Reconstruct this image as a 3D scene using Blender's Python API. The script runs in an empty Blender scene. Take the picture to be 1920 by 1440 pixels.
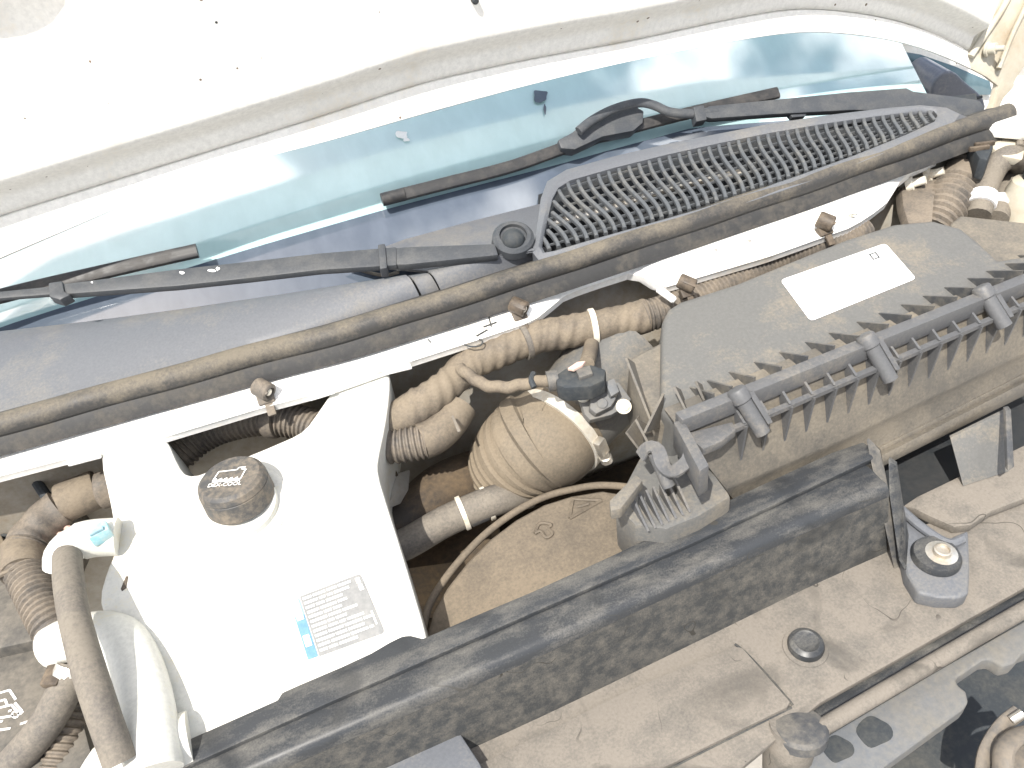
import bpy, bmesh, math, random
from mathutils import Vector, Matrix
random.seed(7)
R = math.radians
S = bpy.context.scene
COL = S.collection

# ------------------------------------------------------------------ camera
FPX = 1450.0
CAM = Vector((0, 0, 0.62))
pitch, yaw, roll = R(40), R(14.8), R(9.3)
fw = Vector((math.sin(yaw)*math.cos(pitch), math.cos(yaw)*math.cos(pitch), -math.sin(pitch)))
r0 = Vector((math.cos(yaw), -math.sin(yaw), 0)); u0 = r0.cross(fw)
rt = r0*math.cos(roll) - u0*math.sin(roll)
up = r0*math.sin(roll) + u0*math.cos(roll)
cd = bpy.data.cameras.new('camera'); cam = bpy.data.objects.new('camera', cd); COL.objects.link(cam)
m = Matrix.Identity(4)
for i in range(3):
    m[i][0] = rt[i]; m[i][1] = up[i]; m[i][2] = -fw[i]; m[i][3] = CAM[i]
cam.matrix_world = m
cd.sensor_width = 36; cd.lens = 36*FPX/1920; cd.clip_start = .02; cd.clip_end = 3000
S.camera = cam
# ------------------------------------------------------------------ light
SUNV = Vector((-0.34, -0.40, 0.85)).normalized()          # towards the sun
el = math.asin(SUNV.z); az = math.atan2(SUNV.x, SUNV.y)
w = bpy.data.worlds.new('World'); S.world = w; w.use_nodes = True
nt = w.node_tree; nt.nodes.clear()
def wn(t, **k):
    n = nt.nodes.new(t)
    for a, b in k.items(): setattr(n, a, b)
    return n
sky = wn('ShaderNodeTexSky', sky_type='NISHITA'); sky.sun_disc = False
sky.sun_elevation = el; sky.sun_rotation = az; sky.air_density = 1.0; sky.dust_density = 3.0
tc = wn('ShaderNodeTexCoord'); mp = wn('ShaderNodeMapping'); mp.inputs['Scale'].default_value = (1.6, 1.6, 2.2)
mp.inputs['Location'].default_value = (2.1, 3.3, 0.4)
nz = wn('ShaderNodeTexNoise'); nz.inputs['Scale'].default_value = 2.6; nz.inputs['Detail'].default_value = 7; nz.inputs['Roughness'].default_value = .55
cr = wn('ShaderNodeValToRGB'); cr.color_ramp.elements[0].position = .52; cr.color_ramp.elements[1].position = .66
mx = wn('ShaderNodeMix', data_type='RGBA'); mx.inputs['B'].default_value = (30, 30, 30, 1)
bg = wn('ShaderNodeBackground'); bg.inputs['Strength'].default_value = .105
wo = wn('ShaderNodeOutputWorld')
L = nt.links.new
L(tc.outputs['Generated'], mp.inputs['Vector']); L(mp.outputs['Vector'], nz.inputs['Vector']); L(nz.outputs['Fac'], cr.inputs['Fac'])
L(cr.outputs['Color'], mx.inputs['Factor']); L(sky.outputs['Color'], mx.inputs['A']); L(mx.outputs['Result'], bg.inputs['Color']); L(bg.outputs['Background'], wo.inputs['Surface'])
sl = bpy.data.lights.new('sun', 'SUN'); sl.energy = 4.7; sl.angle = R(.6); sl.color = (1, .95, .87)
so = bpy.data.objects.new('sun', sl); COL.objects.link(so); so.location = SUNV*5
so.rotation_euler = (-SUNV).to_track_quat('-Z', 'Y').to_euler()
S.view_settings.view_transform = 'Standard'; S.view_settings.look = 'None'; S.view_settings.gamma = 1
S.view_settings.exposure = 0.6

# ------------------------------------------------------------------ picture point -> place on a known plane of the van
def ray(px, py): return fw + rt*((px-960)/FPX) + up*((720-py)/FPX)
def P(px, py, z):
    d = ray(px, py); return CAM + d*((z-CAM.z)/d.z)
def PL(px, py, pl, off=0):
    p, n = pl; d = ray(px, py); return CAM + d*(((p+n*off-CAM).dot(n))/d.dot(n))
def V(*a): return Vector(a)

# ------------------------------------------------------------------ materials
MATS = {}
def mat(name, base, rough=.6, dust=None, amt=.4, scale=14, metal=0, bump=.15, upk=.0, spec=.4, fine=160, speck=0, coat=0, scr=0, ani=None):
    """procedural: base colour, settled dust in uneven patches, fine grain in colour and relief"""
    if name in MATS: return MATS[name]
    mt = bpy.data.materials.new(name); mt.use_nodes = True; n = mt.node_tree; n.nodes.clear()
    def N(t, **k):
        x = n.nodes.new(t)
        for a, b in k.items(): setattr(x, a, b)
        return x
    lk = n.links.new
    out = N('ShaderNodeOutputMaterial'); b = N('ShaderNodeBsdfPrincipled'); lk(b.outputs[0], out.inputs[0])
    b.inputs['Roughness'].default_value = rough; b.inputs['Metallic'].default_value = metal
    b.inputs['Specular IOR Level'].default_value = spec
    if coat: b.inputs['Coat Weight'].default_value = coat
    g = N('ShaderNodeNewGeometry')
    n1 = N('ShaderNodeTexNoise'); n1.inputs['Scale'].default_value = scale; n1.inputs['Detail'].default_value = 9; n1.inputs['Roughness'].default_value = .68
    n2 = N('ShaderNodeTexNoise'); n2.inputs['Scale'].default_value = fine; n2.inputs['Detail'].default_value = 5; n2.inputs['Roughness'].default_value = .7
    if ani:
        mpp = N('ShaderNodeMapping'); mpp.inputs['Scale'].default_value = ani; lk(g.outputs['Position'], mpp.inputs[0]); lk(mpp.outputs[0], n1.inputs['Vector'])
    else: lk(g.outputs['Position'], n1.inputs['Vector'])
    lk(g.outputs['Position'], n2.inputs['Vector'])
    dust = dust or tuple(c*.7 for c in base)
    mr = N('ShaderNodeMapRange'); mr.inputs['From Min'].default_value = .62-amt*.6; mr.inputs['From Max'].default_value = .88-amt*.55
    add = N('ShaderNodeMath', operation='MULTIPLY_ADD'); lk(n2.outputs['Fac'], add.inputs[0]); add.inputs[1].default_value = .35
    lk(n1.outputs['Fac'], add.inputs[2])
    sub = N('ShaderNodeMath', operation='SUBTRACT'); lk(add.outputs[0], sub.inputs[0]); sub.inputs[1].default_value = .175
    src = sub.outputs[0]
    if upk:
        sx = N('ShaderNodeSeparateXYZ'); lk(g.outputs['Normal'], sx.inputs[0])
        ma = N('ShaderNodeMath', operation='MULTIPLY_ADD'); lk(sx.outputs['Z'], ma.inputs[0]); ma.inputs[1].default_value = upk; lk(src, ma.inputs[2]); src = ma.outputs[0]
    lk(src, mr.inputs['Value'])
    mix = N('ShaderNodeMix', data_type='RGBA'); mix.inputs['A'].default_value = (*base, 1); mix.inputs['B'].default_value = (*dust, 1)
    lk(mr.outputs[0], mix.inputs['Factor']); col = mix.outputs['Result']
    m2 = N('ShaderNodeMix', data_type='RGBA', blend_type='MULTIPLY'); m2.inputs['Factor'].default_value = .45
    vr = N('ShaderNodeMapRange'); vr.inputs['From Min'].default_value = .3; vr.inputs['From Max'].default_value = .7; vr.inputs['To Min'].default_value = .72; vr.inputs['To Max'].default_value = 1.2
    lk(n2.outputs['Fac'], vr.inputs['Value']); lk(col, m2.inputs['A']); lk(vr.outputs[0], m2.inputs['B']); col = m2.outputs['Result']
    if speck:
        vo = N('ShaderNodeTexVoronoi'); vo.inputs['Scale'].default_value = speck; lk(g.outputs['Position'], vo.inputs['Vector'])
        # a speck only in some cells, of uneven size
        cs = N('ShaderNodeSeparateColor'); lk(vo.outputs['Color'], cs.inputs[0])
        th = N('ShaderNodeMath', operation='MULTIPLY'); lk(cs.outputs[0], th.inputs[0]); th.inputs[1].default_value = .16; pw = N('ShaderNodeMath', operation='POWER'); lk(cs.outputs[0], pw.inputs[0]); pw.inputs[1].default_value = 2.5; lk(pw.outputs[0], th.inputs[0])
        ls = N('ShaderNodeMath', operation='LESS_THAN'); lk(vo.outputs['Distance'], ls.inputs[0]); lk(th.outputs[0], ls.inputs[1])
        gt = N('ShaderNodeMath', operation='GREATER_THAN'); lk(cs.outputs[1], gt.inputs[0]); gt.inputs[1].default_value = .55
        mm = N('ShaderNodeMath', operation='MULTIPLY'); lk(ls.outputs[0], mm.inputs[0]); lk(gt.outputs[0], mm.inputs[1])
        m3 = N('ShaderNodeMix', data_type='RGBA'); m3.inputs['B'].default_value = (.16, .12, .09, 1); lk(mm.outputs[0], m3.inputs['Factor']); lk(col, m3.inputs['A']); col = m3.outputs['Result']
    if scr:
        # wiped marks and hairline scratches with a shape of their own
        for sc_, wd_, dk_ in ((scr, .0035, .35), (scr*.45, .0022, .4)):
            na = N('ShaderNodeTexNoise'); na.inputs['Scale'].default_value = sc_; na.inputs['Detail'].default_value = 2; lk(g.outputs['Position'], na.inputs['Vector'])
            nb = N('ShaderNodeTexNoise'); nb.inputs['Scale'].default_value = sc_*.8; nb.inputs['Detail'].default_value = 3; lk(g.outputs['Position'], nb.inputs['Vector'])
            d0 = N('ShaderNodeMath', operation='SUBTRACT'); lk(na.outputs['Fac'], d0.inputs[0]); d0.inputs[1].default_value = .5
            d1 = N('ShaderNodeMath', operation='ABSOLUTE'); lk(d0.outputs[0], d1.inputs[0])
            d2 = N('ShaderNodeMath', operation='LESS_THAN'); lk(d1.outputs[0], d2.inputs[0]); d2.inputs[1].default_value = wd_
            d3 = N('ShaderNodeMapRange'); d3.inputs['From Min'].default_value = .56; d3.inputs['From Max'].default_value = .62; lk(nb.outputs['Fac'], d3.inputs['Value'])
            d4 = N('ShaderNodeMath', operation='MULTIPLY'); lk(d2.outputs[0], d4.inputs[0]); lk(d3.outputs[0], d4.inputs[1])
            m4 = N('ShaderNodeMix', data_type='RGBA'); m4.inputs['B'].default_value = (*[c*dk_ for c in dust], 1); lk(d4.outputs[0], m4.inputs['Factor']); lk(col, m4.inputs['A']); col = m4.outputs['Result']
        ns = N('ShaderNodeTexNoise'); ns.inputs['Scale'].default_value = scr*.7; ns.inputs['Detail'].default_value = 6; ns.inputs['Distortion'].default_value = 1.2; lk(g.outputs['Position'], ns.inputs['Vector'])
        s1 = N('ShaderNodeMapRange'); s1.inputs['From Min'].default_value = .565; s1.inputs['From Max'].default_value = .66; s1.inputs['To Max'].default_value = .6; lk(ns.outputs['Fac'], s1.inputs['Value'])
        m5 = N('ShaderNodeMix', data_type='RGBA'); m5.inputs['B'].default_value = (*[c*.6 for c in base], 1); lk(s1.outputs[0], m5.inputs['Factor']); lk(col, m5.inputs['A']); col = m5.outputs['Result']
    lk(col, b.inputs['Base Color'])
    rr = N('ShaderNodeMapRange'); rr.inputs['To Min'].default_value = rough; rr.inputs['To Max'].default_value = min(1, rough+.3); lk(mr.outputs[0], rr.inputs['Value']); lk(rr.outputs[0], b.inputs['Roughness'])
    if bump:
        bp = N('ShaderNodeBump'); bp.inputs['Strength'].default_value = bump; bp.inputs['Distance'].default_value = .002; lk(add.outputs[0], bp.inputs['Height']); lk(bp.outputs[0], b.inputs['Normal'])
    MATS[name] = mt; return mt
DUST = (.25, .215, .17)
M_WHITE = mat('white_paint', (.80, .79, .75), .35, (.62, .56, .45), .12, 9, bump=.02, speck=75)
M_FIRE = mat('white_body_paint', (.80, .79, .76), .4, (.58, .50, .38), .16, 11, bump=.03)
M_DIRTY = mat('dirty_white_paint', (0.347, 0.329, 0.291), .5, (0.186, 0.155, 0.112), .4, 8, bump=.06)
M_HINGE = mat('cream_hinge_paint', (.50, .47, .39), .45, (.36, .30, .22), .35, 12, bump=.05)
M_RES = mat('milky_plastic', (.60, .595, .55), .42, (.46, .40, .24), .12, 15, bump=.03, fine=240)
M_PLAST = mat('black_plastic_dusty', (.062, .065, .07), .5, (.17, .155, .13), .3, 16, bump=.2, upk=.05)
M_BEAM = mat('black_radiator_cover', (.034, .037, .041), .38, (.125, .120, .108), .22, 46, bump=.12, upk=.06, fine=600, scr=14, ani=(.35, 1, 1))
M_WALL = mat('radiator_cover_wall', (.040, .042, .043), .55, (.105, .098, .085), .36, 85, bump=.2, fine=700, scr=18, ani=(.8, 1, 1))
M_VOID = mat('black_recess_plastic', (.014, .017, .020), .7, (.03, .03, .03), .3, 12, bump=.05)
M_SHELF = mat('dusty_shelf', (0.105, 0.098, 0.087), .7, (0.183, 0.164, 0.140), .5, 22, bump=.15, upk=.06, fine=380, scr=16)
M_LID = mat('airbox_lid', (0.115, 0.115, 0.111), .6, (0.212, 0.183, 0.140), .22, 11, bump=.08, fine=300)
M_BOX = mat('airbox_lower', (.105, .098, .087), .6, (.185, .163, .130), .42, 14, bump=.08, fine=300)
M_FLG = mat('airbox_flange', (0.098, 0.100, 0.104), .5, (0.187, 0.170, 0.145), .2, 18, bump=.08, fine=300)
M_BOOT = mat('rubber_boot_dusty', (.105, .090, .070), .6, (.185, .152, .110), .5, 9, bump=.05, upk=.08, fine=320)
M_WRAP = mat('harness_tape', (0.098, 0.083, 0.068), .6, (0.187, 0.155, 0.115), .5, 26, bump=.2, upk=.05, fine=320)
M_CORR = mat('conduit_plastic', (0.076, 0.070, 0.064), .55, (0.188, 0.158, 0.124), .45, 24, bump=.1, upk=.05, fine=320)
M_HOSE = mat('rubber_hose', (0.098, 0.089, 0.081), .6, (0.180, 0.160, 0.132), .5, 20, bump=.08, upk=.04, fine=320)
M_SHROUD = mat('fan_shroud_dust', (.095, .080, .062), .65, (.170, .140, .104), .5, 14, bump=.08, fine=320)
M_COWL = mat('cowl_plastic', (0.117, 0.124, 0.137), .5, (0.180, 0.171, 0.153), .22, 9, bump=.06, fine=350)
M_GRIL = mat('grille_plastic', (.085, .092, .101), .5, (.13, .128, .12), .25, 20, bump=.05)
M_DARK = mat('dark_void_plastic', (.030, .036, .042), .7, (.07, .07, .065), .3, 10, bump=.1)
M_SEAL = mat('rubber_seal', (.042, .041, .040), .5, (.135, .118, .092), .24, 16, bump=.06, upk=.16, fine=300)
M_ENG = mat('engine_grime', (0.036, 0.030, 0.025), .7, (0.120, 0.087, 0.054), .5, 9, bump=.3)
M_WIP = mat('wiper_black', (.052, .057, .064), .45, (.085, .087, .088), .3, 40, bump=.05, fine=400)
M_RUB = mat('wiper_rubber', (.028, .028, .029), .45, (.065, .060, .055), .3, 30, bump=.04)
M_SEALD = mat('seal_channel_rubber', (.034, .034, .034), .6, (.085, .077, .065), .28, 24, bump=.08)
M_CAP = mat('black_cap', (.062, .062, .062), .55, (.17, .145, .115), .4, 40, bump=.2)
M_STEEL = mat('zinc_steel', (.62, .60, .55), .32, (.40, .34, .26), .3, 30, metal=.8, bump=.1)
M_BAND = mat('clamp_band', (.62, .60, .54), .4, (.42, .36, .27), .3, 30, metal=.25, bump=.05)
M_GRIME = mat('seam_grime', (.34, .24, .12), .8, (.5, .40, .24), .4, 60, bump=.1)
M_CLIP = mat('brown_clip', (.060, .047, .036), .5, (.15, .118, .085), .35, 60, bump=.05)
M_TIE = mat('natural_nylon', (.72, .68, .58), .45, (.5, .42, .3), .25, 40, bump=.05)
M_LABEL = mat('white_label', (.80, .80, .80), .5, (.70, .68, .64), .15, 30, bump=.01)
M_INK = mat('grey_print', (.19, .195, .195), .6, (.23, .23, .225), .4, 40, bump=0)
M_INKB = mat('blue_print', (.10, .22, .36), .6, (.14, .26, .40), .4, 40, bump=0)
M_INKBL = mat('pale_blue_print', (.22, .36, .42), .6, (.27, .40, .44), .4, 40, bump=0)
M_PRINT = mat('white_print', (.78, .77, .74), .6, (.6, .57, .5), .2, 60, bump=0)
M_FAINT = mat('faint_print', (.22, .22, .23), .6, (.36, .36, .36), .5, 60, bump=0)
M_RED = mat('red_wire', (.55, .035, .03), .4, (.4, .08, .06), .3, 40, bump=.05)
M_PINK = mat('pink_wire', (.62, .42, .36), .5, (.5, .4, .33), .3, 40, bump=.05)
M_BLUE = mat('blue_connector', (.28, .52, .58), .5, (.45, .50, .48), .3, 40, bump=.05)
M_GREY = mat('grey_carrier', (.125, .134, .146), .6, (.165, .157, .14), .35, 12, bump=.08, upk=.03)
M_MIR = mat('mirror_black', (.11, .125, .16), .3, (.2, .2, .2), .2, 10, bump=.04, spec=.6)
M_GND = mat('pale_concrete', (.40, .38, .34), .9, (.30, .28, .25), .5, 1.2, bump=.2)
M_FUSE = mat('fuse_cover', (0.068, 0.066, 0.062), .5, (0.158, 0.143, 0.120), .45, 12, bump=.15, upk=.05)
M_LATCH = mat('latch_metal', (.12, .115, .11), .5, (.19, .165, .135), .5, 20, metal=.3, bump=.2)
def glass(name, tint, k):
    mt = bpy.data.materials.new(name); mt.use_nodes = True; n = mt.node_tree; b = n.nodes['Principled BSDF']; lk = n.links.new
    g = n.nodes.new('ShaderNodeNewGeometry'); no = n.nodes.new('ShaderNodeTexNoise'); no.inputs['Scale'].default_value = 14; no.inputs['Detail'].default_value = 8
    mpn = n.nodes.new('ShaderNodeMapping'); mpn.inputs['Scale'].default_value = (3, 1.5, 1.5)
    lk(g.outputs['Position'], mpn.inputs[0]); lk(mpn.outputs[0], no.inputs['Vector'])
    r = n.nodes.new('ShaderNodeValToRGB'); r.color_ramp.elements[0].position = .4; r.color_ramp.elements[1].position = .8
    r.color_ramp.elements[0].color = (*tint, 1); r.color_ramp.elements[1].color = (*[min(1, c*1.12+.02) for c in tint], 1)
    lk(no.outputs['Fac'], r.inputs[0]); lk(r.outputs[0], b.inputs['Base Color'])
    b.inputs['Roughness'].default_value = .06; b.inputs['IOR'].default_value = k
    return mt
M_GLASS = glass('sky_tinted_windshield_glass', (.42, .61, .62), 3.6)  # pale teal base colour paints in the bright sky reflection
M_FRIT = glass('black_frit_glass', (.075, .095, .125), 1.9)
M_SIDE = glass('side_glass', (.10, .16, .19), 1.7)

# ------------------------------------------------------------------ builders
def finish(bm, angle=35):
    bmesh.ops.remove_doubles(bm, verts=bm.verts, dist=1e-6)
    bmesh.ops.recalc_face_normals(bm, faces=bm.faces)
    me = bpy.data.meshes.new('mesh'); bm.to_mesh(me); bm.free()
    for p in me.polygons: p.use_smooth = True
    me.set_sharp_from_angle(angle=R(angle))
    return me
def obj(name, bm, material, parent=None, angle=35):
    me = bm if isinstance(bm, bpy.types.Mesh) else finish(bm, angle)
    n = len(me.vertices); lo = [min(v.co[i] for v in me.vertices) for i in range(3)]; hi = [max(v.co[i] for v in me.vertices) for i in range(3)]
    c = Vector([(a+b)/2 for a, b in zip(lo, hi)])
    me.transform(Matrix.Translation(-c)); me.name = name
    o = bpy.data.objects.new(name, me); COL.objects.link(o)
    if not me.materials: me.materials.append(material)
    o.location = c
    return o
def child(name, bm, material, parent, angle=35):
    """part placed in world coordinates under a thing or under a part"""
    o = obj(name, bm, material, None, angle); p = o.location.copy()
    o.parent = parent
    off = Vector((0, 0, 0)); q = parent
    while q: off += q.location; q = q.parent
    o.location = p - off
    return o
def tag(o, label, cat, group=None, kind=None):
    o['label'] = label; o['category'] = cat
    if group: o['group'] = group
    if kind: o['kind'] = kind
    return o
def thing(name, loc, label, cat, group=None):
    o = bpy.data.objects.new(name, None); COL.objects.link(o); o.location = loc; o.empty_display_size = .02
    return tag(o, label, cat, group)
def struct(name, bm, material, angle=35):
    o = obj(name, bm, material, None, angle); o['kind'] = 'structure'; return o

def slab(pts, vec, bev=.002, seg=2, bm=None):
    """polygon outline with real thickness along vec, edges rounded"""
    own = bmesh.new()
    a = [own.verts.new(p) for p in pts]; b = [own.verts.new(p+vec) for p in pts]; n = len(pts)
    own.faces.new(a); own.faces.new(list(reversed(b)))
    for i in range(n): own.faces.new((a[(i+1) % n], a[i], b[i], b[(i+1) % n]))
    bmesh.ops.recalc_face_normals(own, faces=own.faces)
    if bev:
        es = [e for e in own.edges if len(e.link_faces) == 2 and e.calc_face_angle(0) > R(25)]
        bmesh.ops.bevel(own, geom=es, offset=bev, segments=seg, affect='EDGES', profile=.6, clamp_overlap=True)
    if bm is None: return own
    merge(bm, own); return bm
def merge(bm, other):
    me = bpy.data.meshes.new('tmp'); other.to_mesh(me); other.free(); bm.from_mesh(me); bpy.data.meshes.remove(me)
def box(c, ex, ey, ez, sx, sy, sz, bev=.0015, bm=None, seg=2):
    c = Vector(c); ex, ey, ez = ex.normalized(), ey.normalized(), ez.normalized()
    pts = [c+ex*(a*sx/2)+ey*(b*sy/2)+ez*(sz/2) for a, b in ((-1, -1), (1, -1), (1, 1), (-1, 1))]
    return slab(pts, -ez*sz, bev, seg, bm)
X, Y, Z = V(1, 0, 0), V(0, 1, 0), V(0, 0, 1)
def spline(pts, step):
    """Catmull-Rom through pts, resampled evenly"""
    pts = [Vector(p) for p in pts]
    q = [pts[0]*2-pts[1]]+pts+[pts[-1]*2-pts[-2]]
    fine = []
    for i in range(1, len(q)-2):
        a, b, c, d = q[i-1], q[i], q[i+1], q[i+2]
        for k in range(24):
            t = k/24; fine.append(.5*((2*b)+(c-a)*t+(2*a-5*b+4*c-d)*t*t+(3*b-a-3*c+d)*t**3))
    fine.append(pts[-1])
    out = [fine[0]]; acc = 0
    for a, b in zip(fine, fine[1:]):
        l = (b-a).length
        while l > 1e-9 and acc+l >= step:
            t = (step-acc)/l; a = a.lerp(b, t); out.append(a.copy()); l = (b-a).length; acc = 0
        acc += l
    if (out[-1]-fine[-1]).length > step*.3: out.append(fine[-1])
    return out
def frames(path):
    T = []
    for i in range(len(path)):
        T.append((path[min(i+1, len(path)-1)]-path[max(i-1, 0)]).normalized())
    n = T[0].orthogonal().normalized(); out = []
    for t in T:
        n = (n-t*n.dot(t)).normalized(); out.append((t, n, t.cross(n)))
    return out
def tube(pts, rad, step=.006, seg=16, bm=None, caps=True, flat=1.0, smooth=True):
    """rad: number or function of (arc length, angle, i)"""
    path = spline(pts, step) if smooth else [Vector(p) for p in pts]
    fr = frames(path); own = bm or bmesh.new(); rings = []; s = 0
    for i, (p, (t, n, b)) in enumerate(zip(path, fr)):
        if i: s += (p-path[i-1]).length
        ring = []
        for k in range(seg):
            a = 2*math.pi*k/seg; r = rad(s, a, i) if callable(rad) else rad
            ring.append(own.verts.new(p+(n*math.cos(a)+b*math.sin(a)*flat)*r))
        rings.append(ring)
    for A, B in zip(rings, rings[1:]):
        for k in range(seg): own.faces.new((A[k], A[(k+1) % seg], B[(k+1) % seg], B[k]))
    if caps: own.faces.new(list(reversed(rings[0]))); own.faces.new(rings[-1])
    return own
def corr(pts, r, pitch=.0062, depth=.0022, seg=18, plain=()):
    """split conduit: ridges with narrow valleys, plain (taped) stretches by arc length"""
    prof = [0, 0, -depth, -depth]
    st = pitch/4
    def f(s, a, i):
        for lo, hi in plain:
            if lo <= s <= hi: return r+.0006+.0009*math.sin(a*3+s*90)+.0007*math.sin(s*260+a)
        return r+prof[i % 4]
    return tube(pts, f, st, seg)
def lathe(org, ax, prof, seg=40, bm=None, ref=None):
    """prof: list of (distance along axis, radius)"""
    ax = ax.normalized(); n = (ref or ax.orthogonal()); n = (n-ax*n.dot(ax)).normalized(); b = ax.cross(n); own = bm or bmesh.new(); rings = []
    for h, r in prof:
        rings.append([own.verts.new(org+ax*h+(n*math.cos(2*math.pi*k/seg)+b*math.sin(2*math.pi*k/seg))*max(r, 1e-5)) for k in range(seg)])
    for A, B in zip(rings, rings[1:]):
        for k in range(seg): own.faces.new((A[k], A[(k+1) % seg], B[(k+1) % seg], B[k]))
    own.faces.new(list(reversed(rings[0]))); own.faces.new(rings[-1])
    return own
def loft(rows, bm=None, thick=None):
    """sheet through rows of points; thick: vector for a second skin"""
    own = bm or bmesh.new()
    def sheet(off):
        g = [[own.verts.new(p+off) for p in r] for r in rows]
        for a, b in zip(g, g[1:]):
            for i in range(len(a)-1): own.faces.new((a[i], a[i+1], b[i+1], b[i]))
        return g
    g = sheet(Vector())
    if thick is not None:
        h = sheet(thick)
        def edge(p, q):
            for i in range(len(p)-1): own.faces.new((p[i], p[i+1], q[i+1], q[i]))
        edge(g[0], h[0]); edge(g[-1], h[-1]); edge([r[0] for r in g], [r[0] for r in h]); edge([r[-1] for r in g], [r[-1] for r in h])
    return own
def sweep(prof, path, bm=None, upv=Z):
    """closed profile (side, up) carried along a path; side is horizontal, away from the viewer positive"""
    own = bm or bmesh.new(); rings = []
    for i, p in enumerate(path):
        t = (path[min(i+1, len(path)-1)]-path[max(i-1, 0)]).normalized(); sd = upv.cross(t).normalized(); uv = t.cross(sd)
        rings.append([own.verts.new(p+sd*a+uv*b) for a, b in prof])
    n = len(prof)
    for A, B in zip(rings, rings[1:]):
        for k in range(n): own.faces.new((A[k], A[(k+1) % n], B[(k+1) % n], B[k]))
    own.faces.new(list(reversed(rings[0]))); own.faces.new(rings[-1])
    return own
def text(body, size, org, ex, ey, lift=.0004, align='CENTER'):
    cu = bpy.data.curves.new('text', 'FONT'); cu.body = body; cu.size = size; cu.align_x = align; cu.align_y = 'CENTER'; cu.extrude = .0001; cu.offset = size*.012
    o = bpy.data.objects.new('text', cu); COL.objects.link(o)
    dg = bpy.context.evaluated_depsgraph_get(); me = bpy.data.meshes.new_from_object(o.evaluated_get(dg))
    bpy.data.objects.remove(o)
    ex = ex.normalized(); n = ex.cross(ey).normalized(); ey = n.cross(ex)
    mm = Matrix.Identity(4)
    for i in range(3): mm[i][0] = ex[i]; mm[i][1] = ey[i]; mm[i][2] = n[i]; mm[i][3] = (org+n*lift)[i]
    me.transform(mm); me.materials.clear(); return me
def quads(list_of_quads, n, lift, bm=None):
    """flat print: thin raised quads"""
    own = bm or bmesh.new()
    for q in list_of_quads: slab([p+n*lift for p in q], -n*.0002, 0, bm=own)
    return own
def interp(pts, x):
    for (x0, y0), (x1, y1) in zip(pts, pts[1:]):
        if x <= x1 or (x1, y1) == pts[-1]:
            t = (x-x0)/(x1-x0); return y0+(y1-y0)*t
def hexbolt(name, org, ax, r, parent, material=None):
    b = lathe(org, ax, [(0, r*1.55), (r*.25, r*1.55), (r*.3, r*1.45), (r*.32, r)], 24)
    merge(b, lathe(org, ax, [(r*.2, r), (r*.95, r), (r*1.1, r*.75)], 6))
    return child(name, b, material or M_STEEL, parent, 25)

# ================================================================== the setting
g = bmesh.new(); slab([V(-30, -30, -.96), V(30, -30, -.96), V(30, 30, -.96), V(-30, 30, -.96)], V(0, 0, -.05), 0, bm=g)
struct('ground', g, M_GND)

# ------------------------------------------------------------------ planes of the van
def plane(y, z, deg): return (V(0, y, z), V(0, -math.sin(R(deg)), math.cos(R(deg))))
WP = plane(.93, .12, 40)                                   # windshield
RP = plane(.43, .0, 17.5)                                  # face of the coolant tank
ha = R(82); HN = V(0, -math.sin(ha), -math.cos(ha)); HU = V(0, -math.cos(ha), math.sin(ha)); HP = (V(0, .93, .27), HN)

# ------------------------------------------------------------------ hood, opened
hood = thing('hood', V(.2, .93, .2), 'raised white hood with pressed underside and dirt specks above the windshield', 'hood')
LOW = [(-500, 700), (-200, 570), (0, 478), (180, 400), (350, 322), (600, 262), (800, 205), (1000, 150), (1180, 108), (1350, 75), (1500, 52), (1650, 66), (1760, 98), (1815, 128)]
CRK = [(-500, 580), (-200, 478), (0, 408), (180, 352), (350, 300), (600, 222), (800, 155), (1000, 112), (1180, 80), (1350, 42), (1500, 14), (1650, 30), (1760, 62), (1815, 96)]
def hood_disp(p, d):
    """pressed shape: a ramp that looks down, then the inner panel, with a pocket at the left"""
    t = min(1, max(0, (d-.020)/.030)); k = t*t*(3-2*t)*.020
    k -= .004*math.exp(-((d-.0)/.004)**2)
    c = PL(55, 25, HP); q = (p-c); dd = math.hypot(q.x*.9, q.z)
    if d > .06:
        k -= .030*max(0, 1-(dd/.075)**2)**1.5
        k += .006*math.sin(q.x*7+1)*min(1, (d-.06)*9)
    return k
cols = 90; rows = []
XS = [-500+(1815+500)*i/cols for i in range(cols+1)]
E0 = [PL(x, interp(LOW, x), HP) for x in XS]; E1 = [PL(x, interp(CRK, x), HP) for x in XS]
# smooth the traced edge
for _ in range(6):
    for Q in (E0, E1):
        q = [v.copy() for v in Q]
        for i in range(1, len(q)-1): Q[i] = (q[i-1]+q[i]*2+q[i+1])/4
skin = [[a.lerp(b, f)+HN*(.013*(1-f)-(.004*max(0, 1-f*12))) for a, b in zip(E0, E1)] for f in (0, .03, .08, .3, .6, .9, 1)]
child('outer_skin_hem', loft(skin, thick=-HN*.010), M_WHITE, hood)
ds = [.0008, .002, .004, .007, .012, .018]+[.02+.03*i/10 for i in range(11)]+[.056, .064]+[.075+.012*i for i in range(26)]+[.44, .52, .62]
for d in ds: rows.append([b+HU*d+HN*(hood_disp(b+HU*d, d)+.001) for b in E1])
child('inner_panel', loft(rows, thick=-HN*.006), M_WHITE, hood, 60)
child('outer_skin', loft([[b-HN*.030+HU*d for b in E1] for d in (0, .2, .4, .62)], thick=-HN*.003), M_WHITE, hood)
# rubber stop and the black hole of the hinge pillar
q = PL(890, 0, HP, .022); child('rubber_plug', lathe(q, HN, [(-.004, .004), (.003, .004), (.0045, .002)], 16), M_DARK, hood)
q = PL(405, 40, HP, .022); child('rubber_plug', lathe(q, HN, [(-.004, .0022), (.002, .0022), (.003, .001)], 12), M_DARK, hood)

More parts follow.
